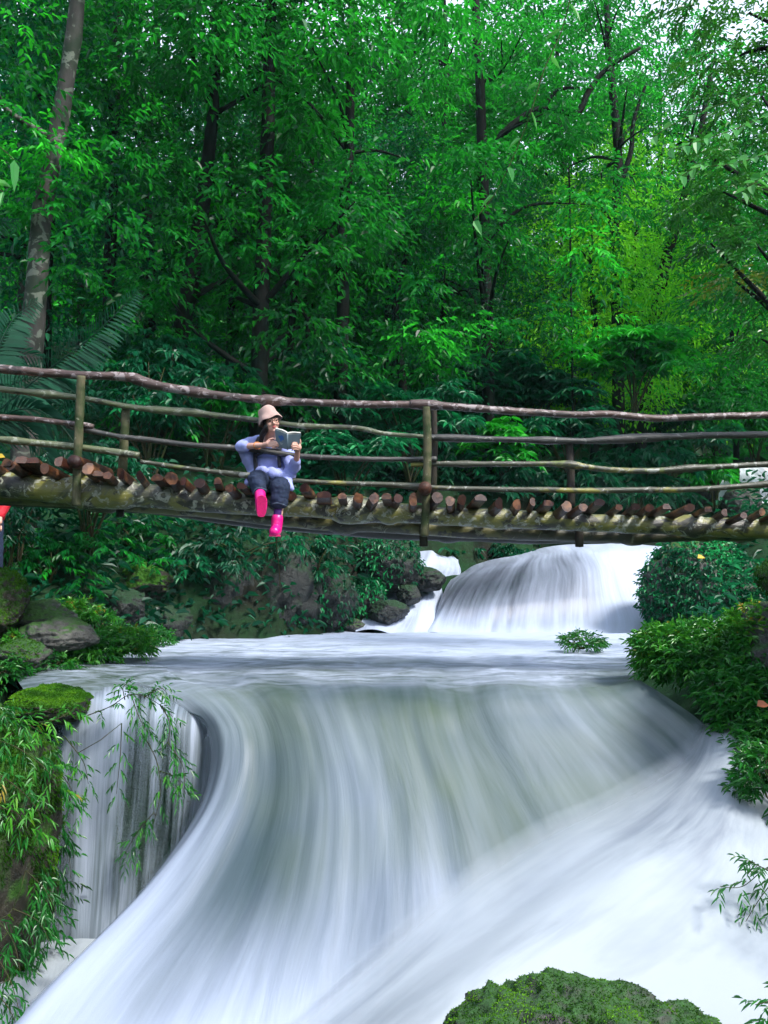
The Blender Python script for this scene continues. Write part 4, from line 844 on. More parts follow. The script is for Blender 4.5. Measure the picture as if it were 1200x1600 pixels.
# jeans
j = MB()
j.ell(px(420, 756, 9.33), (0.20, 0.15, 0.10))
j.chain([px(410, 753, 9.30), px(402, 749, 9.0), px(402, 751, 8.95), px(405.5, 764, 8.89)], [0.10, 0.094, 0.088, 0.068])
j.chain([px(429, 758, 9.30), px(438, 760, 9.0), px(438.5, 763, 8.94), px(436.5, 783, 8.93)], [0.10, 0.096, 0.092, 0.080])
JN = remeshed(j, 'jeans', M['denim'], PE, 0.0065, 5, 0.032, 10, 8)
def cuff(c, ax, r, sq=1.0):
    ax = nrm(ax); u = nrm(np.cross(ax, [0, 1, 0.2])); w = np.cross(ax, u); th = np.linspace(0, 2 * np.pi, 33)
    m_ = MB(); m_.tube([c + u * r * math.cos(a) + w * r * sq * math.sin(a) + ax * 0.006 * math.sin(3 * a) for a in th], 0.011, 8, False); m_.build('cuff', M['denim_hem'], PE)
cuff(px(406, 769, 8.875), px(405.5, 764, 8.89) - px(403, 751, 8.94), 0.062)
cuff(px(436, 789, 8.928), px(436.5, 783, 8.93) - px(438, 763, 8.94), 0.074)
for a, b_, r0, r1 in ((px(406.5, 768, 8.86), px(407.5, 778, 8.82), 0.043, 0.044), (px(435.6, 788, 8.925), px(433.6, 808, 8.925), 0.043, 0.044)):
    m_ = MB(); m_.cap(a, r0, b_, r1, 20); m_.build('sock', M['sock'], PE)
# boots
b = MB(); b.chain([px(433.2, 810, 8.925), px(432, 825, 8.92)], [0.056, 0.055], 20); b.chain([px(432, 828, 8.945), px(430.5, 829.5, 8.84), px(429.2, 830.5, 8.775)], [0.052, 0.056, 0.050], 20)
bt = remeshed(b, 'boot', M['boot'], PE, 0.006, 4, 0.006, 14, 3)
m_ = MB(); sp = [(-0.045, 0.05), (-0.035, 0.085), (0, 0.095), (0.035, 0.085), (0.046, 0.05), (0.05, -0.03), (0.056, -0.09), (0.045, -0.135), (0, -0.152), (-0.045, -0.135), (-0.056, -0.09), (-0.05, -0.03)]
def sole(c, ex, ey, ez, t, sc_, name='sole'):
    """outline in the plane (ex, ey), thickness t along ez"""
    m_ = MB(); k = len(sp); A = np.array([c + ex * x * sc_ + ey * y * sc_ for x, y in sp]); V = np.vstack([A, A + ez * t, [c], [c + ez * t]]); i = np.arange(k); j2 = (i + 1) % k
    m_.add(V, np.stack([i, j2, j2 + k, i + k], -1), np.vstack([np.stack([np.full(k, 2 * k), j2, i], -1), np.stack([np.full(k, 2 * k + 1), i + k, j2 + k], -1)])); return m_.build(name, M['boot_sole'], PE, False)
sole(px(430.6, 835.6, 8.885), np.array([1, 0, 0.0]), np.array([0.03, 1, 0.02]), np.array([0, 0, -1.0]), 0.018, 0.93)
# raised foot: the sole faces the camera
b = MB(); b.chain([px(406.5, 772, 8.84), px(408, 795, 8.71)], [0.053, 0.052], 20); b.chain([px(408.5, 799, 8.675), px(409, 788, 8.655), px(408.5, 782, 8.655)], [0.048, 0.054, 0.052], 20)
remeshed(b, 'boot', M['boot'], PE, 0.006, 4, 0.006, 14, 9)
upv = nrm(px(409.5, 778, 8.60) - px(408.5, 806, 8.64)); fw = np.array([0, -1.0, 0]); ex = nrm(np.cross(upv, fw)); fw = np.cross(ex, upv)
sole(px(408.8, 794.5, 8.615), ex, -upv, fw, 0.018, 0.86)
for pts in ([(405, 684, 9.16), (402, 690, 9.13), (400, 700, 9.11), (399, 716, 9.13), (400, 735, 9.15)], [(435, 688, 9.17), (438, 694, 9.13), (437, 702, 9.115), (436, 715, 9.12), (437, 730, 9.14)]):
    m_ = MB(); q = line(pts, 9.1); m_.tube(q, 0.021, 8, True, 0.1, 4, 0, 0.03); m_.build('backpack_strap', M['strap'], PE)
m_ = MB(); m_.tube(line([(399, 713, 9.10), (420, 703, 9.08), (437, 702, 9.09)], 9.1), 0.012, 8, True, 0, 1, 0, 0.03); m_.build('chest_strap', M['strap'], PE)
for q in (400.5, 403.5):
    th = np.linspace(0, 2 * np.pi, 25); c = px(q, 696.3, 8.955); ax = nrm(px(411, 695.5, 8.90) - px(390, 697, 9.0)); u = nrm(np.cross(ax, [0, 0, 1])); w = np.cross(ax, u)
    m_ = MB(); m_.tube([c + (u * math.cos(a) + w * math.sin(a)) * 0.036 for a in th], 0.0055, 6, False); m_.build('bangle', M['bangle'], PE)
# open book: two covers, two curved page blocks
BK = thing('book', 'open grey book with a blue cover picture in the hands of the reader', 'book', P(449, 690, 8.75))
ST, SB = P(449, 679, 8.685), P(449, 702.5, 8.80)
TL, BL = P(429.5, 671, 8.745), P(431, 697, 8.855)
TR, BR_ = P(470.5, 678, 8.755), P(466.5, 700, 8.86)
def sheet(a, b_, c, d_, off0, off1, inset, bulge, name, mt, k=8):
    """a-b top edge (spine to outer), d-c bottom edge; thickness runs to the reader's side"""
    N = nrm(np.cross(b_ - a, d_ - a)); N = N if N[1] > 0 else -N
    def surf(off):
        G = np.zeros((k, k, 3))
        for i, u in enumerate(np.linspace(0, 1 - inset, k)):
            for j, v in enumerate(np.linspace(-0.07 if off0 > 0.003 else 0, 1 - inset, k)):
                G[i, j] = (a * (1 - u) + b_ * u) * (1 - v) + (d_ * (1 - u) + c * u) * v + N * (off + bulge * math.sin(math.pi * min(1, u * 1.15)) * (1 if off else 0.45))
        return G
    A, B = surf(off0), surf(off1); m_ = MB(); m_.grid(A); m_.grid(B[::-1])
    for e0, e1 in ((A[0], B[0]), (A[-1], B[-1]), (A[:, 0], B[:, 0]), (A[:, -1], B[:, -1])): m_.grid(np.stack([e0, e1], 0))
    return m_.build(name, mt, BK, False)
for T_, B_ in ((TL, BL), (TR, BR_)):
    sheet(ST, T_, B_, SB, 0.0, 0.003, 0.0, -0.006, 'cover', M['cover']); sheet(ST, T_, B_, SB, 0.0035, 0.018, 0.03, 0.014, 'page_block', M['pages'])
m_ = MB(); m_.tube([ST + [0, -0.001, 0], SB + [0, -0.001, 0]], 0.007, 8); m_.build('spine', M['cover'], BK)
N = nrm(np.cross(TL - ST, SB - ST)); N = N if N[1] < 0 else -N
def onc(u, v): return (ST * (1 - u) + TL * u) * (1 - v) + (SB * (1 - u) + BL * u) * v + N * (0.0075 - 0.004 * u)
m_ = MB(); blob = [(0.30, 0.20), (0.44, 0.16), (0.58, 0.26), (0.70, 0.24), (0.72, 0.36), (0.60, 0.44), (0.56, 0.60), (0.46, 0.56), (0.42, 0.44), (0.30, 0.46), (0.24, 0.34)]
V = np.array([onc(*q) for q in blob] + [onc(0.48, 0.36)]); k = len(blob); i = np.arange(k); m_.add(V, None, np.stack([np.full(k, k), i, (i + 1) % k], -1)); m_.build('cover_picture', M['cover_blue'], BK, False)
for v0, u0, u1 in ((0.66, 0.36, 0.60), (0.73, 0.40, 0.58)):
    m_ = MB(); m_.grid(np.array([[onc(u0, v0), onc(u1, v0)], [onc(u0, v0 + 0.045), onc(u1, v0 + 0.045)]])); m_.build('cover_line', M['cover_pale'], BK, False)

# ------------------------------------------------------------------ the figure cut by the left edge
Q = thing('person', 'standing person in red jacket at the far left edge below the bridge', 'person', P(-19, 925, 11.0))
def l11(x, y, dd=0.0): return P(x, y, 11.0 + dd)
m_ = MB(); c = l11(-19, 706); m_.ell(c, (0.075, 0.095, 0.11)); m_.ell(c + [0, -0.03, -0.06], (0.05, 0.06, 0.05)); m_.cap(c + [0, -0.09, 0], 0.01, c + [0, -0.105, -0.03], 0.012)
m_.cap(l11(-19, 735), 0.055, c + [0, 0.01, -0.08], 0.05); m_.chain([l11(-19, 745), l11(-19, 800)], [0.13, 0.13])
for q in (-1, 1):
    m_.chain([l11(-19 + 22 * q, 748), l11(-19 + 29 * q, 783), l11(-19 + 19 * q, 808, -0.12)], [0.05, 0.042, 0.028]); m_.cap(l11(-19 + 19 * q, 808, -0.12), 0.028, l11(-19 + 18 * q, 816, -0.15), 0.034)
    for k in range(4): m_.chain([l11(-19 + 18 * q + (k - 1.5) * 2, 822, -0.13), l11(-19 + 18 * q + (k - 1.5) * 2.2, 827, -0.15), l11(-19 + 18 * q + (k - 1.5) * 2, 831 - abs(k - 1.5), -0.14)], [0.010, 0.009, 0.008], 8)
    m_.chain([l11(-19 + 14 * q, 814, -0.17), l11(-19 + 12 * q, 819, -0.20)], [0.012, 0.010], 8)
    m_.chain([l11(-19 + 11 * q, 812), l11(-19 + 12 * q, 865, -0.03), l11(-19 + 12 * q, 918)], [0.085, 0.058, 0.04]); m_.cap(l11(-19 + 12 * q, 921, 0.03), 0.04, l11(-19 + 13 * q, 923, -0.16), 0.035)
remeshed(m_, 'body', M['skin'], Q, 0.008, 3)
m_ = MB(); m_.ell(c + [0, 0.018, 0.025], (0.085, 0.1, 0.105)); m_.build('hair', M['hair'], Q)
m_ = MB(); m_.chain([l11(-46, 748), l11(-19, 744), l11(-6, 748)], [0.075, 0.09, 0.075]); m_.chain([l11(-19, 760), l11(-19, 802)], [0.18, 0.205])
for q in (-1, 1): m_.chain([l11(-19 + 21 * q, 750), l11(-19 + 30 * q, 785), l11(-19 + 19 * q, 804, -0.10)], [0.072, 0.062, 0.055])
remeshed(m_, 'jacket', M['red_jacket'], Q, 0.008, 4, 0.02, 9, 3)
m_ = MB(); m_.ell(l11(-19, 812), (0.16, 0.12, 0.1))
for q in (-1, 1): m_.chain([l11(-19 + 10 * q, 815), l11(-19 + 12 * q, 865, -0.03), l11(-19 + 12 * q, 912)], [0.105, 0.085, 0.07])
remeshed(m_, 'jeans', M['denim'], Q, 0.008, 4, 0.015, 9, 6)
# ------------------------------------------------------------------ trees
def gz(x, y): return float(ground_z(np.array([x]), np.array([y]))[0])
def trunk_build(root, pts, rad, mt, limbs=(), seed=0):
    mb = MB(); mb.tube(pts, rad, 12, True, 0.16, seed, 0, 0.25); tr = mb.build('trunk', mt, root)
    for i, (lp, lr) in enumerate(limbs):
        mb = MB(); mb.tube(lp, lr, 8, True, 0.14, seed + i + 1, 0, 0.2); mb.build('limb', mt, root)
    return tr
def clumps(n, cx, cy, z0_, z1, rmax, seed, keep=None, r=(0.7, 1.15), low=0.75, shell=0.35):
    g = np.random.default_rng(seed); out = []
    for i in range(n):
        u = g.random() ** low; z = z0_ + (z1 - z0_) * u; prof = math.sin(math.pi * (0.18 + 0.74 * u)) ** 0.6
        a = g.uniform(0, 2 * math.pi); rr = rmax * prof * (shell + (1 - shell) * g.random() ** 0.6)
        q = (cx + rr * math.cos(a), cy + rr * math.sin(a), z, g.uniform(*r))
        if keep is None or keep(q): out.append(q)
    return out
def limbs_to(cl, pts, rad, n, seed):
    """limbs from the trunk to some of the leaf clumps"""
    g = np.random.default_rng(seed); out = []; pts = np.asarray(pts)
    for i in g.choice(len(cl), min(n, len(cl)), replace=False):
        c = np.array(cl[i][:3]); zt = c[2] - 0.45 * np.linalg.norm(c[:2] - pts[0][:2]) - 0.3
        k = int(np.argmin(np.abs(pts[:, 2] - zt))); a = pts[k]; r0 = min(rad[k] * 0.45, 0.085)
        m1 = a + (c - a) * 0.45 + np.array([g.normal(0, 0.15), g.normal(0, 0.15), 0.18 * np.linalg.norm(c - a) * g.uniform(-0.2, 1)])
        out.append(([a, m1, c], [r0, r0 * 0.65, 0.012]))
    return out
def forest_tree(name, label, path, d, rpx, mt, crown, leafm, group=None, nl=9, seed=1, extra=()):
    """path: (px, py) of the trunk from the ground up"""
    pts = line(path, d); x, y = pts[0][0], pts[0][1]; base = np.array([x, y, gz(x, y) - 0.15])
    if pts[0][2] > base[2]: pts = np.vstack([base, pts])
    rad = np.interp(np.arange(len(pts)), np.linspace(0, len(pts) - 1, len(rpx)), rpx) * d / F; rad[0] *= 1.25
    root = thing(name, label, 'tree', base, group)
    cl = airy(crown['cl'])
    trunk_build(root, pts, rad, mt, limbs_to(cl, pts, rad, nl, seed) + [(line(p_, d), np.array(r_) * d / F) for p_, r_ in extra], seed)
    mb = crown_mb(cl, int(crown.get('per', 13) * 1.5), crown.get('K', 6), crown.get('L', 0.19) * 0.92, crown.get('W', 0.50), crown.get('tint', 0.45), crown.get('mode', 'spray'), crown.get('droop', 0.3), crown.get('fall', 0.3))
    cr = mb.build('crown', leafm, root, False, 'tint')
    return root
def free(px0, py0, py1, d, half=0.45):
    """clumps that would hide the trunk from the river side between two heights are left out"""
    a = P(px0, py1, d); z0_, z1 = a[2], P(px0, py0, d)[2]
    return lambda q: not (abs(q[0] - a[0] * q[1] / d) < half + q[3] * 0.55 and q[1] < d + 0.2 and z0_ - 0.5 < q[2] < z1 + 0.3)
GAPS = [(392, 212, 24, 30), (600, 176, 34, 36), (688, 176, 26, 32), (942, 200, 30, 34), (765, 118, 20, 16), (650, 60, 14, 12)]   # where the crowns let the sky through
def airy(cl): return [q for q in cl if not any(((q[0] / q[1] * F + 600 - a) / (w_ + 0.4 * q[3] * F / q[1])) ** 2 + ((900 - (q[2] - EYE) / q[1] * F - b_) / (h_ + 0.4 * q[3] * F / q[1])) ** 2 < 1 for a, b_, w_, h_ in GAPS)]
def cl_px(lst, d, dv=0.6, seed=0):
    g = np.random.default_rng(seed); out = []
    for x, y, r in lst:
        a = P(x, y, d + g.uniform(-dv, dv)); out.append((*a, r))
    return out

x, y, _ = P(58, 560, 13.2)
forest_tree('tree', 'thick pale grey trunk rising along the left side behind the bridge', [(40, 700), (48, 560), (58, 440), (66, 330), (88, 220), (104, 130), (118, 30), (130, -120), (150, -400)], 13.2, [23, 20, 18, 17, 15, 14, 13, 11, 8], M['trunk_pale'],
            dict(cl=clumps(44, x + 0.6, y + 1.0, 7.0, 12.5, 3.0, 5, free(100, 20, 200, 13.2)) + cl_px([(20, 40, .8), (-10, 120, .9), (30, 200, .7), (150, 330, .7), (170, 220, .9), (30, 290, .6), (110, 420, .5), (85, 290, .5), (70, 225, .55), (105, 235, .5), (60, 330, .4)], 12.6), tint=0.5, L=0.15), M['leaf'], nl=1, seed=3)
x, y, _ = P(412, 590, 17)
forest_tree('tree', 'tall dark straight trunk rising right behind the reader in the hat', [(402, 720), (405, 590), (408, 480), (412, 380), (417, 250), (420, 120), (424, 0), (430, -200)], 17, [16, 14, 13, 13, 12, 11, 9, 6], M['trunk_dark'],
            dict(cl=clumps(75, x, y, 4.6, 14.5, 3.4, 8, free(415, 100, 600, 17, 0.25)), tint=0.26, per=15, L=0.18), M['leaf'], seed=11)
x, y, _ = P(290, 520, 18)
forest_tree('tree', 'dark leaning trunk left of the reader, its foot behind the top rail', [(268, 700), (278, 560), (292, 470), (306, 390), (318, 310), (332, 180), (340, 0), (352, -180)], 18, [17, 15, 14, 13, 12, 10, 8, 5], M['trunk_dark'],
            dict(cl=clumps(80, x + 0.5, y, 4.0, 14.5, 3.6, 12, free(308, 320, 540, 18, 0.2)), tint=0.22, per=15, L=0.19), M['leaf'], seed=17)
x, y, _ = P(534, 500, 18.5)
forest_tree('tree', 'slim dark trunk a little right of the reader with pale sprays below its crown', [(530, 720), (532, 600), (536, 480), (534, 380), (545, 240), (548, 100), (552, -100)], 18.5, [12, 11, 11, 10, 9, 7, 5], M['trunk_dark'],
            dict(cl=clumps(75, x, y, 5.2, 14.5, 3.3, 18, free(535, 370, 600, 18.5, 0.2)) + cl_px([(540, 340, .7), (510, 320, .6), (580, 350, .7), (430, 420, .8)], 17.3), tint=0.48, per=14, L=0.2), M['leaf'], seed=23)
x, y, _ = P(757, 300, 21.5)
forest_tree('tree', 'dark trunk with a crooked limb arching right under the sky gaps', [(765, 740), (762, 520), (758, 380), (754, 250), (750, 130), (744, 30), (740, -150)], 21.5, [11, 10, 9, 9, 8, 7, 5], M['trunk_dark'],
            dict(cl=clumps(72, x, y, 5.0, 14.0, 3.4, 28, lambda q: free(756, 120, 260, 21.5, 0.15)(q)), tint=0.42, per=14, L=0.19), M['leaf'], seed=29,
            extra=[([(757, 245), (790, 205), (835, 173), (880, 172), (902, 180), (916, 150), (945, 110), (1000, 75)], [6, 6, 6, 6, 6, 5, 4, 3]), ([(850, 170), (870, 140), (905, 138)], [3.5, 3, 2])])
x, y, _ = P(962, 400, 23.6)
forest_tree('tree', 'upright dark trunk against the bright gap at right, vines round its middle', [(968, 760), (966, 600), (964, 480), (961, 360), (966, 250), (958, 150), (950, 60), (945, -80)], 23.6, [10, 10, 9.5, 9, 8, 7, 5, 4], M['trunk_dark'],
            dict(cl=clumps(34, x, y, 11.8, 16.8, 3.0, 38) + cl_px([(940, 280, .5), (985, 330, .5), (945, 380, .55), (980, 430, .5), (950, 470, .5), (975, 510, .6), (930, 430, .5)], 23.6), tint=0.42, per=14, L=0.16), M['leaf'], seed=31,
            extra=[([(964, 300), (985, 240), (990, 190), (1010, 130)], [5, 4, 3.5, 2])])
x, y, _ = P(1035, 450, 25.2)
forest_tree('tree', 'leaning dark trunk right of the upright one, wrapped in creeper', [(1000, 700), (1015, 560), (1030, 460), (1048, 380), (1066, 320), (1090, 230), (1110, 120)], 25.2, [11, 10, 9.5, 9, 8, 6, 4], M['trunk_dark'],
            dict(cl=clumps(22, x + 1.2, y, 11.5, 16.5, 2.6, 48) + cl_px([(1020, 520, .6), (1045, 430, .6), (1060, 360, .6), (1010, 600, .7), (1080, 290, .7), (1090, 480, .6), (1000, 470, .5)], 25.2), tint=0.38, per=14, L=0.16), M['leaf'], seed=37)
for i, (pth, d, r_, lb) in enumerate((([(448, 720), (452, 560), (462, 440), (470, 330)], 19.5, [7, 6, 6, 4], 'thin dark stem between the reader and the slim trunk'),
                                  ([(486, 720), (484, 560), (478, 430), (480, 320)], 20.5, [6, 6, 5, 4], 'second thin dark stem left of the slim trunk'),
                                  ([(895, 640), (893, 500), (891, 380), (890, 300), (888, 250)], 21.5, [1.8, 1.8, 1.7, 1.6, 1.4], 'pencil thin straight stem in front of the lime green gap'),
                                  ([(640, 720), (625, 560), (618, 470), (640, 380)], 20.5, [8, 7, 6, 4], 'thin crooked stem in the shade behind the middle of the bridge'))):
    p_ = line(pth, d); root = thing('sapling', lb, 'tree', (p_[0][0], p_[0][1], gz(p_[0][0], p_[0][1]) - 0.1))
    p_ = np.vstack([np.array(root.location), p_]); trunk_build(root, p_, np.interp(np.arange(len(p_)), np.linspace(0, len(p_) - 1, len(r_)), r_) * d / F, M['trunk_dark'], (), 41 + i)
    top = p_[-1]; cl = [(top[0] + rng.normal(0, .5), top[1] + rng.normal(0, .5), top[2] + rng.normal(0.4, .5), .6) for _ in range(9)]
    crown_mb(cl, 12, 9, 0.16, 0.36, 0.42).build('crown', M['leaf'], root, False, 'tint')

# fill trees: a few kinds, copied
def proto(seed, n, h0, h1, rmax, per, K, L, W, tint, leafm, mode='spray', trunk=0.14):
    pts = np.array([[0, 0, -0.3], [0.1, 0.05, h1 * 0.25], [-0.05, 0.1, h1 * 0.5], [0.12, 0, h1 * 0.75], [0.1, 0.1, h1 * 0.95]]); rad = np.array([trunk * 1.3, trunk, trunk * 0.85, trunk * 0.6, 0.03])
    cl = clumps(n, 0, 0, h0, h1, rmax, seed); root = thing('tree', 'x', 'tree', (0, 0, 0))
    trunk_build(root, pts, rad, M['trunk_dark'], limbs_to(cl, pts, rad, 7, seed), seed)
    crown_mb(cl, per, K, L, W, tint, mode, 0.3, 0.3).build('crown', leafm, root, False, 'tint')
    return root
def copy_tree(src):
    r = src.copy(); COL.objects.link(r)
    for c in src.children:
        k = c.copy(); COL.objects.link(k); k.parent = r
    return r
bpy.context.view_layer.update()
kinds = {'a': proto(101, 105, 2.2, 13.5, 3.4, 20, 6, 0.18, 0.50, 0.37, M['leaf']), 'b': proto(103, 115, 1.6, 12.5, 3.2, 85, 1, 0.15, 0.5, 0.36, M['leaf_dark'], 'blob'),
         'c': proto(107, 95, 1.2, 10.5, 3.0, 90, 1, 0.17, 0.5, 0.60, M['leaf_sunlit'], 'blob'), 'd': proto(109, 110, 2.5, 15.0, 3.8, 19, 6, 0.20, 0.50, 0.52, M['leaf'])}
bpy.context.view_layer.update()
used = set()
spots = [ # px of the foot, depth, kind, scale, label
 (-140, 15.5, 'b', 1.05, 'dark leafy tree at the far left edge behind the palm fronds'), (170, 19.5, 'a', 1.0, 'leafy tree in shade right of the pale left trunk'), (60, 19.0, 'b', 1.0, 'tall broad tree behind the pale left trunk'),
 (225, 23.0, 'b', 1.1, 'tall full crowned tree above the palm frond at left'), (360, 22.5, 'b', 0.72, 'dark tree filling the gap left of the straight trunk'), (480, 22.0, 'a', 0.66, 'leafy tree behind the thin stems right of the reader'),
 (610, 21.5, 'b', 0.7, 'dark dense tree behind the middle of the bridge'), (690, 22.5, 'a', 0.66, 'leafy tree left of the trunk with the arching limb'), (790, 24.0, 'b', 0.62, 'dark tree under the arching limb left of the lime gap'),
 (1290, 21.0, 'a', 0.9, 'leafy tree above the upstream fall at the right edge'), (1150, 27.0, 'd', 0.62, 'rounded tree behind the leaning trunk at right'),
 (700, 25.5, 'd', 0.92, 'tall airy tree closing the sky left of the arching limb'), (885, 29.0, 'a', 1.12, 'tall tree closing the sky above the lime gap'), (-60, 24.0, 'a', 1.2, None), (120, 27.0, 'd', 0.72, None), (300, 28.0, 'a', 0.72, None), (430, 28.0, 'd', 0.72, None), (560, 28.0, 'b', 0.84, None), (660, 29.0, 'd', 0.84, None), (760, 28.5, 'a', 0.84, None),
 (1250, 27.0, 'd', 0.72, None), (20, 33.0, 'd', 0.8, None), (220, 35.0, 'b', 0.8, None), (380, 36.0, 'a', 0.8, None), (500, 36.0, 'd', 0.8, None), (620, 37.0, 'a', 0.92, None), (740, 38.0, 'd', 0.92, None),
 (860, 31.0, 'c', 0.8, 'tree with painted sunlit lime leaves left of the pencil thin stem'), (930, 24.0, 'c', 0.77, 'tree with painted sunlit lime leaves behind the upright trunk'), (1000, 26.0, 'c', 0.82, 'tree with painted sunlit lime leaves between the upright and the leaning trunk'), (1085, 31.0, 'c', 0.9, 'tree with painted sunlit lime leaves right of the leaning trunk'),
 (1040, 34.0, 'a', 1.15, 'tall tree closing the sky above the leaning trunk'), (900, 42.0, 'd', 1.0, None), (1000, 44.0, 'a', 1.0, None), (1120, 42.0, 'd', 1.05, None), (1220, 38.0, 'a', 0.8, None)]
for i, (fx, d, kd, s_, lb) in enumerate(spots):
    src = kinds[kd]; first = kd not in used
    r = src if first else copy_tree(src); used.add(kd)
    w = P(fx, 800, d); r.location = (w[0], w[1], gz(w[0], w[1])); r.rotation_euler = (0, 0, (i * 2.399) % 6.28); r.scale = (s_, s_, s_ * (0.95 + 0.1 * ((i * 7) % 3) / 2))
    r['category'] = 'tree'
    if lb: r['label'] = lb
    else: r['label'] = 'leafy forest tree in the deep rows behind the first trees'; r['group'] = 'trees of the deep forest rows'

# overhanging tree on the right bank, foot out of frame
x0, y0 = 6.3, 10.5; zb = gz(x0, y0)
OT = thing('tree', 'overhanging yellow green tree leaning in from the right edge', 'tree', (x0, y0, zb - 0.2))
tp = np.array([[x0, y0, zb - 0.2], [x0 - 0.2, y0, zb + 2.5], [x0 - 0.6, y0 + 0.2, 5.0], [x0 - 0.8, y0 + 0.2, 7.5], [x0 - 1.0, y0, 9.5]])
cl = cl_px([(1150, 90, .6), (1190, 150, .7), (1120, 170, .5), (1160, 230, .6), (1200, 300, .7), (1130, 300, .45), (1100, 240, .4), (1180, 380, .6), (1150, 440, .5), (1210, 450, .7), (1190, 530, .5), (1230, 200, .8), (1250, 350, .8), (1240, 60, .8), (1100, 110, .5), (1170, 20, .7), (1080, 20, .5), (1210, -20, .7), (1120, -20, .6), (1085, 320, .4), (1110, 380, .4)], 10.6, 0.8, 4)
trunk_build(OT, tp, np.array([0.22, 0.18, 0.15, 0.11, 0.06]), M['trunk_dark'], limbs_to(cl, tp, np.array([0.22, 0.18, 0.15, 0.11, 0.06]), 12, 5), 61)
crown_mb(cl, 34, 9, 0.095, 0.42, 0.55, 'spray', 0.25, 0.2, 0.2).build('crown', M['leaf_bank'], OT, False, 'tint')

# ------------------------------------------------------------------ shrubs behind and under the bridge
def shrub(name, label, cl, mode, per, K, L, W, tint, leafm, cat='shrub', d=None, stems=True, droop=0.4, fall=0.35, var=0.14):
    cl = np.asarray(cl, float); bx, by = cl[:, 0].mean(), cl[:, 1].mean() + 0.1; bz = max(min(gz(bx, by), cl[:, 2].min()) - 0.05, cl[:, 2].min() - 0.9)
    root = thing(name, label, cat, (bx, by, bz))
    if stems:
        mb = MB()
        for c in cl[:10]:
            a = np.array([bx + rng.normal(0, .06), by + rng.normal(0, .06), bz]); c = c[:3]; mb.tube([a, a + (c - a) * 0.5 + [0, 0, 0.2 * abs(c[2] - bz)], c], [0.022, 0.016, 0.006], 6, True, 0, 0, 0, 0.15)
        mb.build('stem', M['twig'], root)
    crown_mb(cl, per, K, L, W, tint, mode, droop, fall, var).build('foliage', leafm, root, False, 'tint')
    return root
def cloud(px0, py0, w, h, d, n, r, seed, dd=0.5):
    g = np.random.default_rng(seed); out = []
    for i in range(n):
        a = g.uniform(0, 6.28); q = math.sqrt(g.random()); p = P(px0 + w * q * math.cos(a), py0 + h * q * math.sin(a), d + g.uniform(-dd, dd)); out.append((*p, r * g.uniform(0.8, 1.2)))
    return out
W_ = [(640, 650, 90, 55, 18.5, 18, .5, .48, 'broad umbrella-leaved shrub behind the right post of the bridge'), (985, 555, 95, 40, 21.5, 20, .6, .60, 'umbrella-leaved shrub with pale wet tops below the upright trunk'),
      (830, 590, 80, 45, 22.0, 18, .6, .44, 'umbrella-leaved shrub below the lime gap'), (790, 700, 60, 28, 20.9, 12, .5, .62, 'bright low umbrella-leaved shrub seen between the right rails'),
      (560, 700, 70, 40, 17.0, 14, .46, .46, 'umbrella-leaved shrub just right of the reader'), (900, 660, 80, 45, 21.4, 16, .56, .48, 'umbrella-leaved shrub behind the short dark post'),
      (730, 620, 70, 50, 21.8, 16, .55, .36, 'shaded umbrella-leaved shrub behind the top rail in the middle'), (1060, 680, 80, 50, 25.5, 16, .6, .5, 'umbrella-leaved shrub left of the upstream fall')]
for i, (a, b_, w, h, d, n, r, tn, lb) in enumerate(W_): shrub('shrub', lb, cloud(a, b_, w, h, d, n, r, 200 + i), 'whorl', 15, 7, 0.19 * (d / 15) ** 0.8, 0.34, tn, M['leaf_dark'] if tn < 0.6 else M['leaf'])
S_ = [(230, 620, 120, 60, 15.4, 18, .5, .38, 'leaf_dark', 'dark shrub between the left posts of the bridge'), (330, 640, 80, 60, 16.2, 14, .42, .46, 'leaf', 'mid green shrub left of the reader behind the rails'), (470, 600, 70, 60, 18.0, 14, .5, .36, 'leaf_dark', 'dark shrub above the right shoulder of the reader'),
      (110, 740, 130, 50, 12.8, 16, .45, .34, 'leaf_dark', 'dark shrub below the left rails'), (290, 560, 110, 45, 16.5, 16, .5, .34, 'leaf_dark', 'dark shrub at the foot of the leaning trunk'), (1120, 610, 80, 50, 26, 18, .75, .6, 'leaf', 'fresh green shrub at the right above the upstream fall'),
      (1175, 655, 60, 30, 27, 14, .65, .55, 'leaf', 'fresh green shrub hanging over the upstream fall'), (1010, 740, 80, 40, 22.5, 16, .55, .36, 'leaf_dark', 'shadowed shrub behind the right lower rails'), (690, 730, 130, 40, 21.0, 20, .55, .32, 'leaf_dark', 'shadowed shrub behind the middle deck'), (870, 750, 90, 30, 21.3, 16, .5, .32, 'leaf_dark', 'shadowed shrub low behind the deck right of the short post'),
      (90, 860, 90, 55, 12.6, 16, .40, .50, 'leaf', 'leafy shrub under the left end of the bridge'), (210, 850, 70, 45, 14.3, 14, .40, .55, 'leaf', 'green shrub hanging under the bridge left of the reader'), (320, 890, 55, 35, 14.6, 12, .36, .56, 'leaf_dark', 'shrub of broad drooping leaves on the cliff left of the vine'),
      (390, 850, 60, 30, 14.9, 10, .34, .4, 'leaf_dark', 'small dark shrub under the boots of the reader'), (485, 870, 45, 35, 15.6, 8, .3, .5, 'leaf_dark', 'sparse shrub left of the high trickle'), (1104, 738, 26, 20, 26.0, 7, .34, .55, 'leaf', 'small leafy shrub drooping over the left edge of the upstream white water'), (760, 858, 75, 14, 20.5, 14, .34, .5, 'leaf_dark', 'low dark shrub on the crest behind the upper cascade'), (20, 800, 60, 40, 12.2, 10, .35, .4, 'leaf_dark', 'dark shrub beside the figure in the red jacket')]
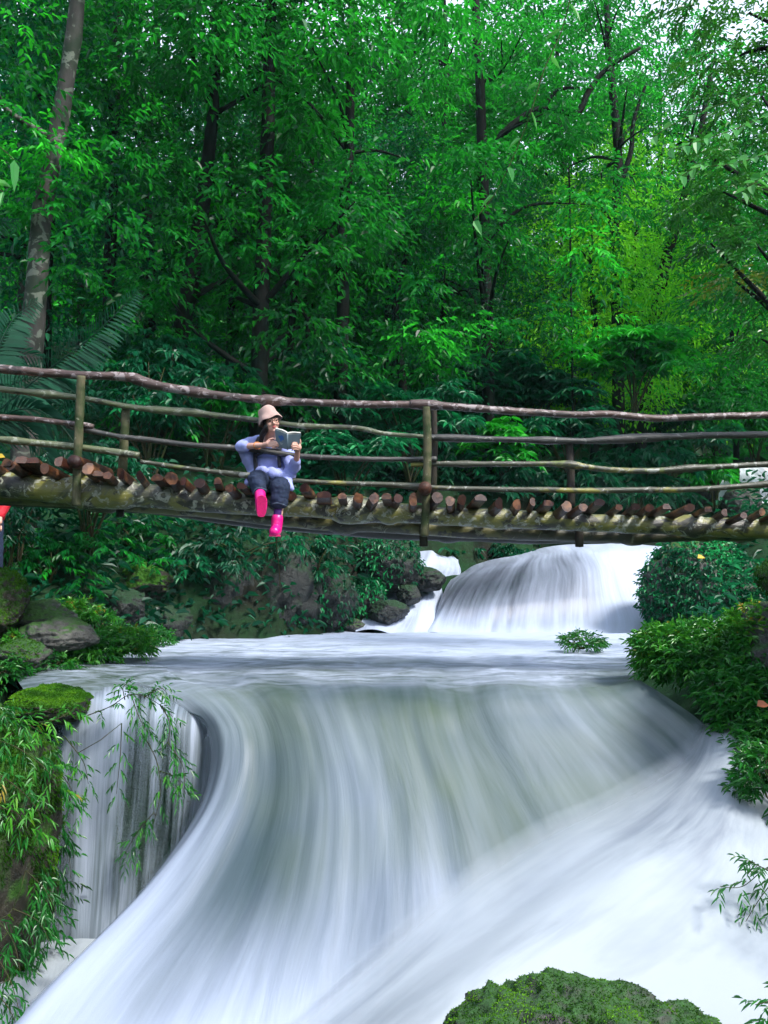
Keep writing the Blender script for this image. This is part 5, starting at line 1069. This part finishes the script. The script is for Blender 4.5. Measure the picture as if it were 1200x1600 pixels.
for i, (a, b_, w, h, d, n, r, tn, mt, lb) in enumerate(S_): shrub('shrub', lb, cloud(a, b_, w, h, d, n, r, 300 + i), 'spray', 11 if b_ < 780 else 9, 8, (0.15 if b_ < 780 else 0.115) * d / 14, 0.44, tn if b_ < 780 else tn - 0.2, M[mt])  # shrubs below deck height have shade painted in as a darker leaf tint
# undergrowth and the far wood: uncountable
n = 26000; ux = rng.uniform(-17, 15, n * 3); uy = rng.uniform(12.5, 34, n * 3); sd = np.maximum(xl(uy) - ux, ux - xr(uy)); ok = np.where((sd > 0.15))[0][:n]; ux, uy = ux[ok], uy[ok]; n = len(ux)
bx_ = rng.uniform(-5.5, 2.0, 60000); by_ = rng.uniform(12.5, 18.5, 60000); sb = xl(by_) - bx_; ok = np.where((sb > -0.05) & (sb < 2.2))[0][:2200]; ux, uy = np.concatenate([ux, bx_[ok]]), np.concatenate([uy, by_[ok]]); n = len(ux)
bx_ = rng.uniform(-11, 11, 60000); by_ = rng.uniform(2.5, 12.8, 60000); sb = np.maximum(xl(by_) - bx_, bx_ - xr(by_)); ok = np.where(sb > 0.45)[0][:15000]; ux, uy = np.concatenate([ux, bx_[ok]]), np.concatenate([uy, by_[ok]]); n = len(ux)
p = np.stack([ux, uy, ground_z(ux, uy) + rng.random(n) ** 1.6 * np.where(uy < 12.6, 0.35, 0.9)], 1); d = rdir(n, -0.3, 0.9)
tag(child_leaves('undergrowth', M['leaf_dark'], None, *leaves(p, d, UP + jitter(n, 0.5), rng.uniform(0.12, 0.30, n), rng.uniform(0.05, 0.10, n), np.clip(0.32 + (fbm(p * 0.8, 3, 4) - 0.5) * 1.4, 0, 1), 0.4)), 'dense dark undergrowth covering the forest floor behind the bridge', 'undergrowth', None, 'stuff')
n = 60000; a = rng.uniform(-0.62, 0.62, n); dd = 46 + 75 * rng.random(n) ** 1.4; fx, fy = dd * np.sin(a), dd * np.cos(a); cell = fbm(np.stack([fx, fy, 0 * fx], 1) * 0.16, 3, 21)
p = np.stack([fx, fy, ground_z(fx, fy) + (2 + 12 * cell) * rng.random(n) ** 0.7], 1)
tag(child_leaves('far_forest', M['leaf'], None, *leaves(p, rdir(n, -0.5, 0.9), UP + jitter(n, 0.6), rng.uniform(0.7, 1.5, n), rng.uniform(0.35, 0.6, n), np.clip(0.5 + (cell - 0.5) * 1.2 + rng.normal(0, 0.12, n), 0, 1), 0.3)), 'hazy wooded hillside far behind the first trees', 'forest', None, 'stuff')

# ------------------------------------------------------------------ palm at the left
PB = P(-70, 720, 10.6); PB[2] = gz(PB[0], PB[1])
PT = thing('palm', 'feathery palm behind the left end of the railings', 'palm', PB)
crownp = P(-60, 690, 10.6)
mb = MB(); mb.tube([PB, crownp], [0.11, 0.09], 10, True, 0.15, 3, 0, 0.1); mb.build('trunk', M['trunk_dark'], PT)
fr_ = [[(-50, 690), (60, 590), (150, 520), (215, 455)], [(-50, 690), (20, 600), (90, 600), (150, 640)], [(-50, 690), (-10, 560), (20, 500), (60, 470)], [(-50, 690), (30, 640), (90, 660), (140, 730)], [(-50, 690), (-40, 570), (-30, 480), (-10, 420)],
       [(-50, 690), (20, 660), (60, 690), (90, 760)], [(-50, 690), (-20, 590), (25, 555), (70, 560)], [(-50, 690), (-70, 500), (-40, 370), (30, 345)]]
for k, fp in enumerate(fr_):
    dd = [0, 0.25, 0.45, -0.1, 0.8, 0.1, 0.6, 0.3][k]; q = line([(x_, y_, 10.6 + dd * i / 3) for i, (x_, y_) in enumerate(fp)], 10.6); q[0] = crownp
    q, _ = resample(q, np.ones(len(q)), 0.042); m = len(q); mb = MB(); mb.tube(q, np.linspace(0.014, 0.003, m), 6); fo_ = mb.build('frond', M['palm'], PT, True, 'tint')
    i = np.arange(int(m * 0.16), m - 1); tg = nrm(np.gradient(q, axis=0))[i]; f_ = i / m; L = 0.40 * np.sin(np.pi * np.clip(f_ * 0.86 + 0.12, 0, 1)) ** 0.8
    mb = MB()
    for sd_ in (-1, 1):
        sv = nrm(np.cross(tg, [0, 0.75, 0.65])) * sd_
        V, Q_, A = leaves(q[i], tg * 0.75 + sv * 0.8 + jitter(len(i), 0.05) - UP * 0.12, np.cross(tg, sv) * sd_ + jitter(len(i), 0.1), L, 0.014, rng.uniform(0.35, 0.75, len(i)), 0.35, 0.05); mb.add(V, Q_, None, A)
    b2 = mb.me('leaflets', False, np.array(PT.location), 'tint'); o = obj('leaflets', b2, M['palm'], fo_)

# ------------------------------------------------------------------ plants at the water
def bush(name, label, ells, n, L, W, tint, leafm, cat='bush', K=7, var=0.2):
    """ells: (px, py, depth, rx, ry, rz) mounds that carry leafy twigs on their skin"""
    c0 = P(*ells[0][:3]); root = thing(name, label, cat, (c0[0], c0[1], c0[2] - ells[0][5]))
    mb = MB(); st = MB(); tot = sum(e[3] * e[5] for e in ells)
    for e in ells:
        m = int(n * e[3] * e[5] / tot); c = P(*e[:3]); d = rdir(m, -0.75, 1.0); o = c + d * np.array(e[3:6]) * rng.uniform(0.55, 1.0, (m, 1))
        t = np.clip(tint + (fbm(o * 3.3, 3, 6) - 0.5) * 1.1 + rng.normal(0, var * 0.4, m), 0, 1)
        V, Q_, A = sprays(o, d * [1, 1, 0.5] + UP * 0.35 + jitter(m, 0.3), L * rng.uniform(1.2, 2.0, m), K, L, W, t, 0.35, 0.75, 0.25); mb.add(V, Q_, None, A)
        for q in range(8): a = c - [0, 0, e[5] * 0.9]; b_ = c + rdir(1, 0.1, 0.9)[0] * np.array(e[3:6]) * 0.9; st.tube([a, (a + b_) / 2 + jitter(1, 0.05)[0], b_], [0.010, 0.007, 0.003], 5)
    st.build('stem', M['twig'], root); mb.build('foliage', leafm, root, False, 'tint'); return root
bush('bush', 'wide bright bush on the right bank reaching over the pool', [(1115, 1025, 8.7, 0.66, 0.55, 0.30), (1040, 1010, 8.8, 0.26, 0.3, 0.17), (1190, 1000, 8.5, 0.36, 0.4, 0.30)], 1600, 0.085, 0.30, 0.66, M['leaf_bank'])
bush('bush', 'dense bush hanging down the right edge beside the white side chute', [(1192, 1110, 8.0, 0.40, 0.4, 0.46), (1200, 1195, 7.7, 0.40, 0.4, 0.40), (1210, 1218, 6.95, 0.25, 0.25, 0.24), (1140, 1080, 8.1, 0.2, 0.3, 0.2)], 1500, 0.085, 0.28, 0.44, M['leaf_bank'])
bush('bush', 'small round bush standing alone in the white pool', [(910, 1003, 11.6, 0.24, 0.22, 0.10)], 120, 0.075, 0.24, 0.40, M['leaf_bank'])
bush('shore_plant', 'bright leafy plants at the tip of the left shore', [(190, 1005, 10.6, 0.34, 0.4, 0.16), (140, 1020, 10.2, 0.3, 0.3, 0.13)], 560, 0.075, 0.36, 0.70, M['leaf_bank'], 'plant')
bush('shore_plant', 'leafy plants between the grey slabs on the left shore', [(115, 960, 11.2, 0.28, 0.3, 0.14), (150, 970, 11.4, 0.2, 0.3, 0.14)], 260, 0.08, 0.34, 0.5, M['leaf_bank'], 'plant')
bush('shore_plant', 'low plants over the dark rock at the far left shore', [(30, 1010, 9.7, 0.32, 0.3, 0.13), (10, 1045, 9.2, 0.22, 0.3, 0.10), (80, 1040, 9.6, 0.22, 0.2, 0.09)], 420, 0.07, 0.34, 0.52, M['leaf_bank'], 'plant')
bush('shore_plant', 'dark tuft growing on the ledge by the upright bank rock', [(240, 1000, 12.6, 0.2, 0.3, 0.14)], 150, 0.08, 0.3, 0.4, M['leaf_bank'], 'plant')
# bamboo-like leaves draped over the near left cliff
o, V, T = CLIFF
fc = lambda N, c: sstep(0.46, 0.58, fbm(c * 1.7, 3, 15) + 0.10) * (N[:, 1] < 0.3)
p, N = scatter(V, T, 330, -0.4, face=fc)
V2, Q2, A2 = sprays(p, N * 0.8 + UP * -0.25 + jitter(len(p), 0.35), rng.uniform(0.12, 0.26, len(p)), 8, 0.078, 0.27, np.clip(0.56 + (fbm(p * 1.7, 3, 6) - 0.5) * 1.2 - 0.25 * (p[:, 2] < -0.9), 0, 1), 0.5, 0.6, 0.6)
child_leaves('foliage', M['leaf_bank'], o, V2, Q2, A2)
def twig_plant(name, label, stems, L, W, K, tint, leafm, cat='plant', rr=0.005, leafK=None, drop=0.35, side=0.75, fall=0.35):
    """stems: lists of (px, py, depth); leaves along each stem and on short side twigs"""
    a = P(*stems[0][0]); root = thing(name, label, cat, a); st = MB(); lf = MB()
    done = []
    for s_ in stems:
        q = np.array([P(*v) for v in s_])
        if done:                                              # runner from the stem next to it
            near = np.vstack(done); k = near[np.argmin(np.linalg.norm(near - q[0], axis=1))]; st.tube([k, (k + q[0]) / 2 + [0, 0.02, -0.02], q[0]], rr * 0.7, 5)
        q, _ = resample(q, np.ones(len(q)), 0.02); m = len(q); done.append(q); st.tube(q, np.linspace(rr, rr * 0.4, m), 5)
        i = np.linspace(m * (0.15 if np.linalg.norm(q[-1] - q[0]) < 3 else 0.5), m - 1, K).astype(int); tg = nrm(np.gradient(q, axis=0))[i]
        sg = np.where(np.arange(K) % 2, 1.0, -1.0)[:, None]; sv = nrm(np.cross(tg, UP + np.array([0, -0.8, 0]))) * sg
        if leafK:
            V_, Q_, A = sprays(q[i], tg * 0.6 + sv * side - UP * 0.15 + jitter(K, 0.2), L * rng.uniform(1.0, 2.0, K), leafK, L, W, np.clip(tint + rng.normal(0, 0.12, K), 0, 1), drop, 0.7, fall)
        else:
            V_, Q_, A = leaves(q[i], tg * 0.45 + sv * side - UP * fall + jitter(K, 0.28), np.array([0, -0.6, 0.8]) + jitter(K, 0.4), L * rng.uniform(0.8, 1.15, K), L * W, np.clip(tint + rng.normal(0, 0.10, K), 0, 1), drop)
        lf.add(V_, Q_, None, A)
    st.build('stem', M['twig'], root); lf.build('foliage', leafm, root, False, 'tint'); return root
twig_plant('trailing_plant', 'leafy branch trailing over the lip of the thin curtain fall', [[(125, 1122, 7.9), (170, 1105, 7.85), (205, 1085, 7.8), (240, 1095, 7.78), (270, 1120, 7.8)], [(195, 1092, 7.8), (192, 1075, 7.8), (198, 1068, 7.8)], [(225, 1090, 7.8), (250, 1075, 7.78), (262, 1085, 7.78)], [(205, 1085, 7.8), (215, 1115, 7.75), (230, 1145, 7.72)], [(250, 1100, 7.78), (265, 1130, 7.75), (262, 1165, 7.72)]], 0.062, 0.30, 11, 0.5, M['leaf_bank'], leafK=6)
twig_plant('trailing_plant', 'sprigs hanging in front of the right half of the thin curtain fall', [[(225, 1150, 7.75), (245, 1190, 7.72), (250, 1240, 7.7), (238, 1290, 7.7), (215, 1330, 7.72)], [(250, 1205, 7.72), (275, 1215, 7.7), (290, 1240, 7.7)], [(262, 1160, 7.72), (285, 1195, 7.7), (288, 1230, 7.7)], [(240, 1270, 7.7), (215, 1300, 7.72), (195, 1335, 7.75)]], 0.065, 0.30, 9, 0.48, M['leaf_bank'], leafK=6)
twig_plant('trailing_plant', 'sprigs hanging in front of the left half of the thin curtain fall', [[(75, 1180, 7.6), (110, 1230, 7.6), (125, 1270, 7.6)], [(80, 1260, 7.6), (105, 1310, 7.6), (110, 1370, 7.6)], [(100, 1150, 7.65), (130, 1190, 7.6), (138, 1225, 7.6)], [(190, 1130, 7.8), (188, 1180, 7.75), (182, 1240, 7.75)]], 0.065, 0.30, 8, 0.55, M['leaf_bank'], leafK=6)
twig_plant('trailing_plant', 'dark sprigs at the foot of the near left cliff', [[(-10, 1430, 6.7), (20, 1470, 6.65), (32, 1520, 6.6)], [(-15, 1480, 6.6), (15, 1530, 6.5), (30, 1580, 6.4)], [(20, 1420, 6.8), (60, 1440, 6.8), (80, 1480, 6.8)], [(-20, 1540, 6.3), (10, 1570, 6.3), (25, 1600, 6.3)], [(40, 1360, 6.9), (70, 1390, 6.9), (90, 1430, 6.9)]], 0.075, 0.26, 9, 0.40, M['leaf_bank'], leafK=7)
twig_plant('trailing_plant', 'bamboo-like sprays bright green at the left edge below the mossy lip', [[(-20, 1150, 7.0), (30, 1170, 6.9), (70, 1200, 6.85), (90, 1230, 6.85)], [(-20, 1200, 6.9), (20, 1225, 6.8), (55, 1260, 6.8), (70, 1300, 6.8)], [(-20, 1260, 6.8), (25, 1270, 6.75), (50, 1310, 6.75)], [(40, 1130, 7.2), (85, 1125, 7.2), (120, 1105, 7.3)], [(-10, 1120, 7.2), (30, 1125, 7.1), (65, 1145, 7.1)]], 0.078, 0.26, 9, 0.64, M['leaf_bank'], leafK=7)
twig_plant('spray_branch', 'fine leafed branch reaching over the foam at the lower right edge', [[(1260, 1330, 6.2), (1200, 1355, 6.1), (1160, 1385, 6.05), (1125, 1385, 6.0)], [(1230, 1350, 6.15), (1190, 1400, 6.05), (1165, 1440, 6.0)], [(1200, 1360, 6.1), (1170, 1345, 6.05)], [(1250, 1380, 6.1), (1215, 1430, 6.0), (1195, 1480, 6.0)]], 0.07, 0.24, 9, 0.36, M['leaf_bank'], leafK=6)
twig_plant('spray_branch', 'dark wisp of leaves in the foam at the bottom right corner', [[(1260, 1540, 5.2), (1215, 1560, 5.1), (1180, 1570, 5.1)], [(1240, 1560, 5.15), (1205, 1595, 5.05)]], 0.07, 0.24, 8, 0.34, M['leaf_bank'], leafK=6)
# close branches that reach in from trees out of frame
twig_plant('hanging_branch', 'thin close branch with bright leaves dangling in front of the arching limb', [[(1150, -620, 5.6), (960, -220, 5.1), (905, -60, 5.0), (880, 40, 5.0), (850, 110, 5.0), (828, 180, 5.0), (800, 250, 5.0), (772, 305, 5.0), (740, 345, 5.0)]], 0.10, 0.46, 15, 0.66, M['leaf_near'], 'branch', 0.006, None, 0.4, 0.8, 0.15)
twig_plant('hanging_branch', 'close branch with rows of round pale leaves at the right edge', [[(1440, 40, 10.2), (1400, 40, 7.5), (1300, 90, 6.2), (1200, 140, 6.1), (1120, 165, 6.0), (1060, 190, 6.0), (1020, 215, 6.0)], [(1300, 180, 6.2), (1210, 180, 6.1), (1140, 205, 6.0), (1070, 228, 6.0), (1045, 235, 6.0)], [(1310, 230, 6.2), (1230, 232, 6.1), (1150, 255, 6.0), (1090, 262, 6.0), (1065, 275, 6.0)], [(1320, 240, 6.2), (1230, 255, 6.1), (1180, 285, 6.0), (1160, 300, 6.0)]], 0.085, 0.70, 25, 0.60, M['leaf_near'], 'branch', 0.005, None, 0.35, 0.95, 0.02)
twig_plant('hanging_branch', 'large close leaves poking in at the left edge above the palm', [[(-560, -420, 6.8), (-260, 20, 6.0), (-110, 170, 5.6), (-50, 195, 5.5), (0, 230, 5.4), (22, 250, 5.4)], [(-110, 170, 5.6), (-75, 230, 5.55), (-40, 270, 5.5), (5, 300, 5.4)]], 0.17, 0.36, 6, 0.55, M['leaf_near'], 'branch', 0.007, None, 0.45, 0.7, 0.3)
# ------------------------------------------------------------------ air, sky, sun, camera
EL, ROT = R(48), R(128)
hz = NT('haze_air'); pv = hz.n('ShaderNodeVolumePrincipled'); hz.set(pv, Color=(0.45, 0.85, 0.85), Density=0.0004, Anisotropy=0.2); hz.lk(pv.outputs[0], hz.out.inputs['Volume'])
bm_ = bmesh.new(); bmesh.ops.create_cube(bm_, size=1.0); me = bpy.data.meshes.new('haze'); bm_.to_mesh(me); bm_.free()
hb = obj('haze', me, hz.m); hb.scale = (560, 520, 160); hb.location = (0, 160, 64); hb['kind'] = 'stuff'; hb['label'] = 'thin blue green mist hanging in the forest air'; hb['category'] = 'haze'
w = bpy.data.worlds.new('World'); sc.world = w; w.use_nodes = True; t = w.node_tree; bg = t.nodes['Background']
sky = t.nodes.new('ShaderNodeTexSky'); sky.sky_type = 'NISHITA'; sky.sun_disc = False; sky.sun_elevation = EL; sky.sun_rotation = ROT; sky.air_density = 1.0; sky.dust_density = 3.0
mx = t.nodes.new('ShaderNodeMix'); mx.data_type = 'RGBA'; mx.inputs[0].default_value = 0.6; t.links.new(sky.outputs[0], mx.inputs[6]); mx.inputs[7].default_value = (8.5, 9.2, 11.5, 1)
t.links.new(mx.outputs[2], bg.inputs['Color']); bg.inputs['Strength'].default_value = 0.05
sd = bpy.data.lights.new('sun', 'SUN'); sd.energy = 1.5; sd.angle = R(12); sd.color = (1.0, 0.96, 0.9)
so = bpy.data.objects.new('sun', sd); COL.objects.link(so); so.location = (0, 0, 40)
dv = Vector((math.sin(ROT) * math.cos(EL), math.cos(ROT) * math.cos(EL), math.sin(EL)))   # towards the sun
so.rotation_euler = dv.to_track_quat('Z', 'Y').to_euler()
cd = bpy.data.cameras.new('camera'); co = bpy.data.objects.new('camera', cd); COL.objects.link(co)
co.location = (0, 0, EYE); co.rotation_euler = (R(90) + PITCH, 0, 0)
cd.sensor_fit = 'VERTICAL'; cd.sensor_height = 24; cd.lens = F / 1600 * 24; cd.clip_start = 0.05; cd.clip_end = 2000
sc.camera = co
sc.view_settings.view_transform = 'Standard'; sc.view_settings.look = 'None'; sc.view_settings.gamma = 1.0; sc.view_settings.use_curve_mapping = False
sc.view_settings.exposure = 2.2
cy = sc.cycles
cy.max_bounces = 6; cy.diffuse_bounces = 3; cy.glossy_bounces = 2; cy.transmission_bounces = 4; cy.transparent_max_bounces = 16; cy.volume_bounces = 0
cy.use_denoising = True; cy.caustics_reflective = False; cy.caustics_refractive = False
cy.use_adaptive_sampling = True; cy.adaptive_threshold = 0.02
sc.render.use_persistent_data = False
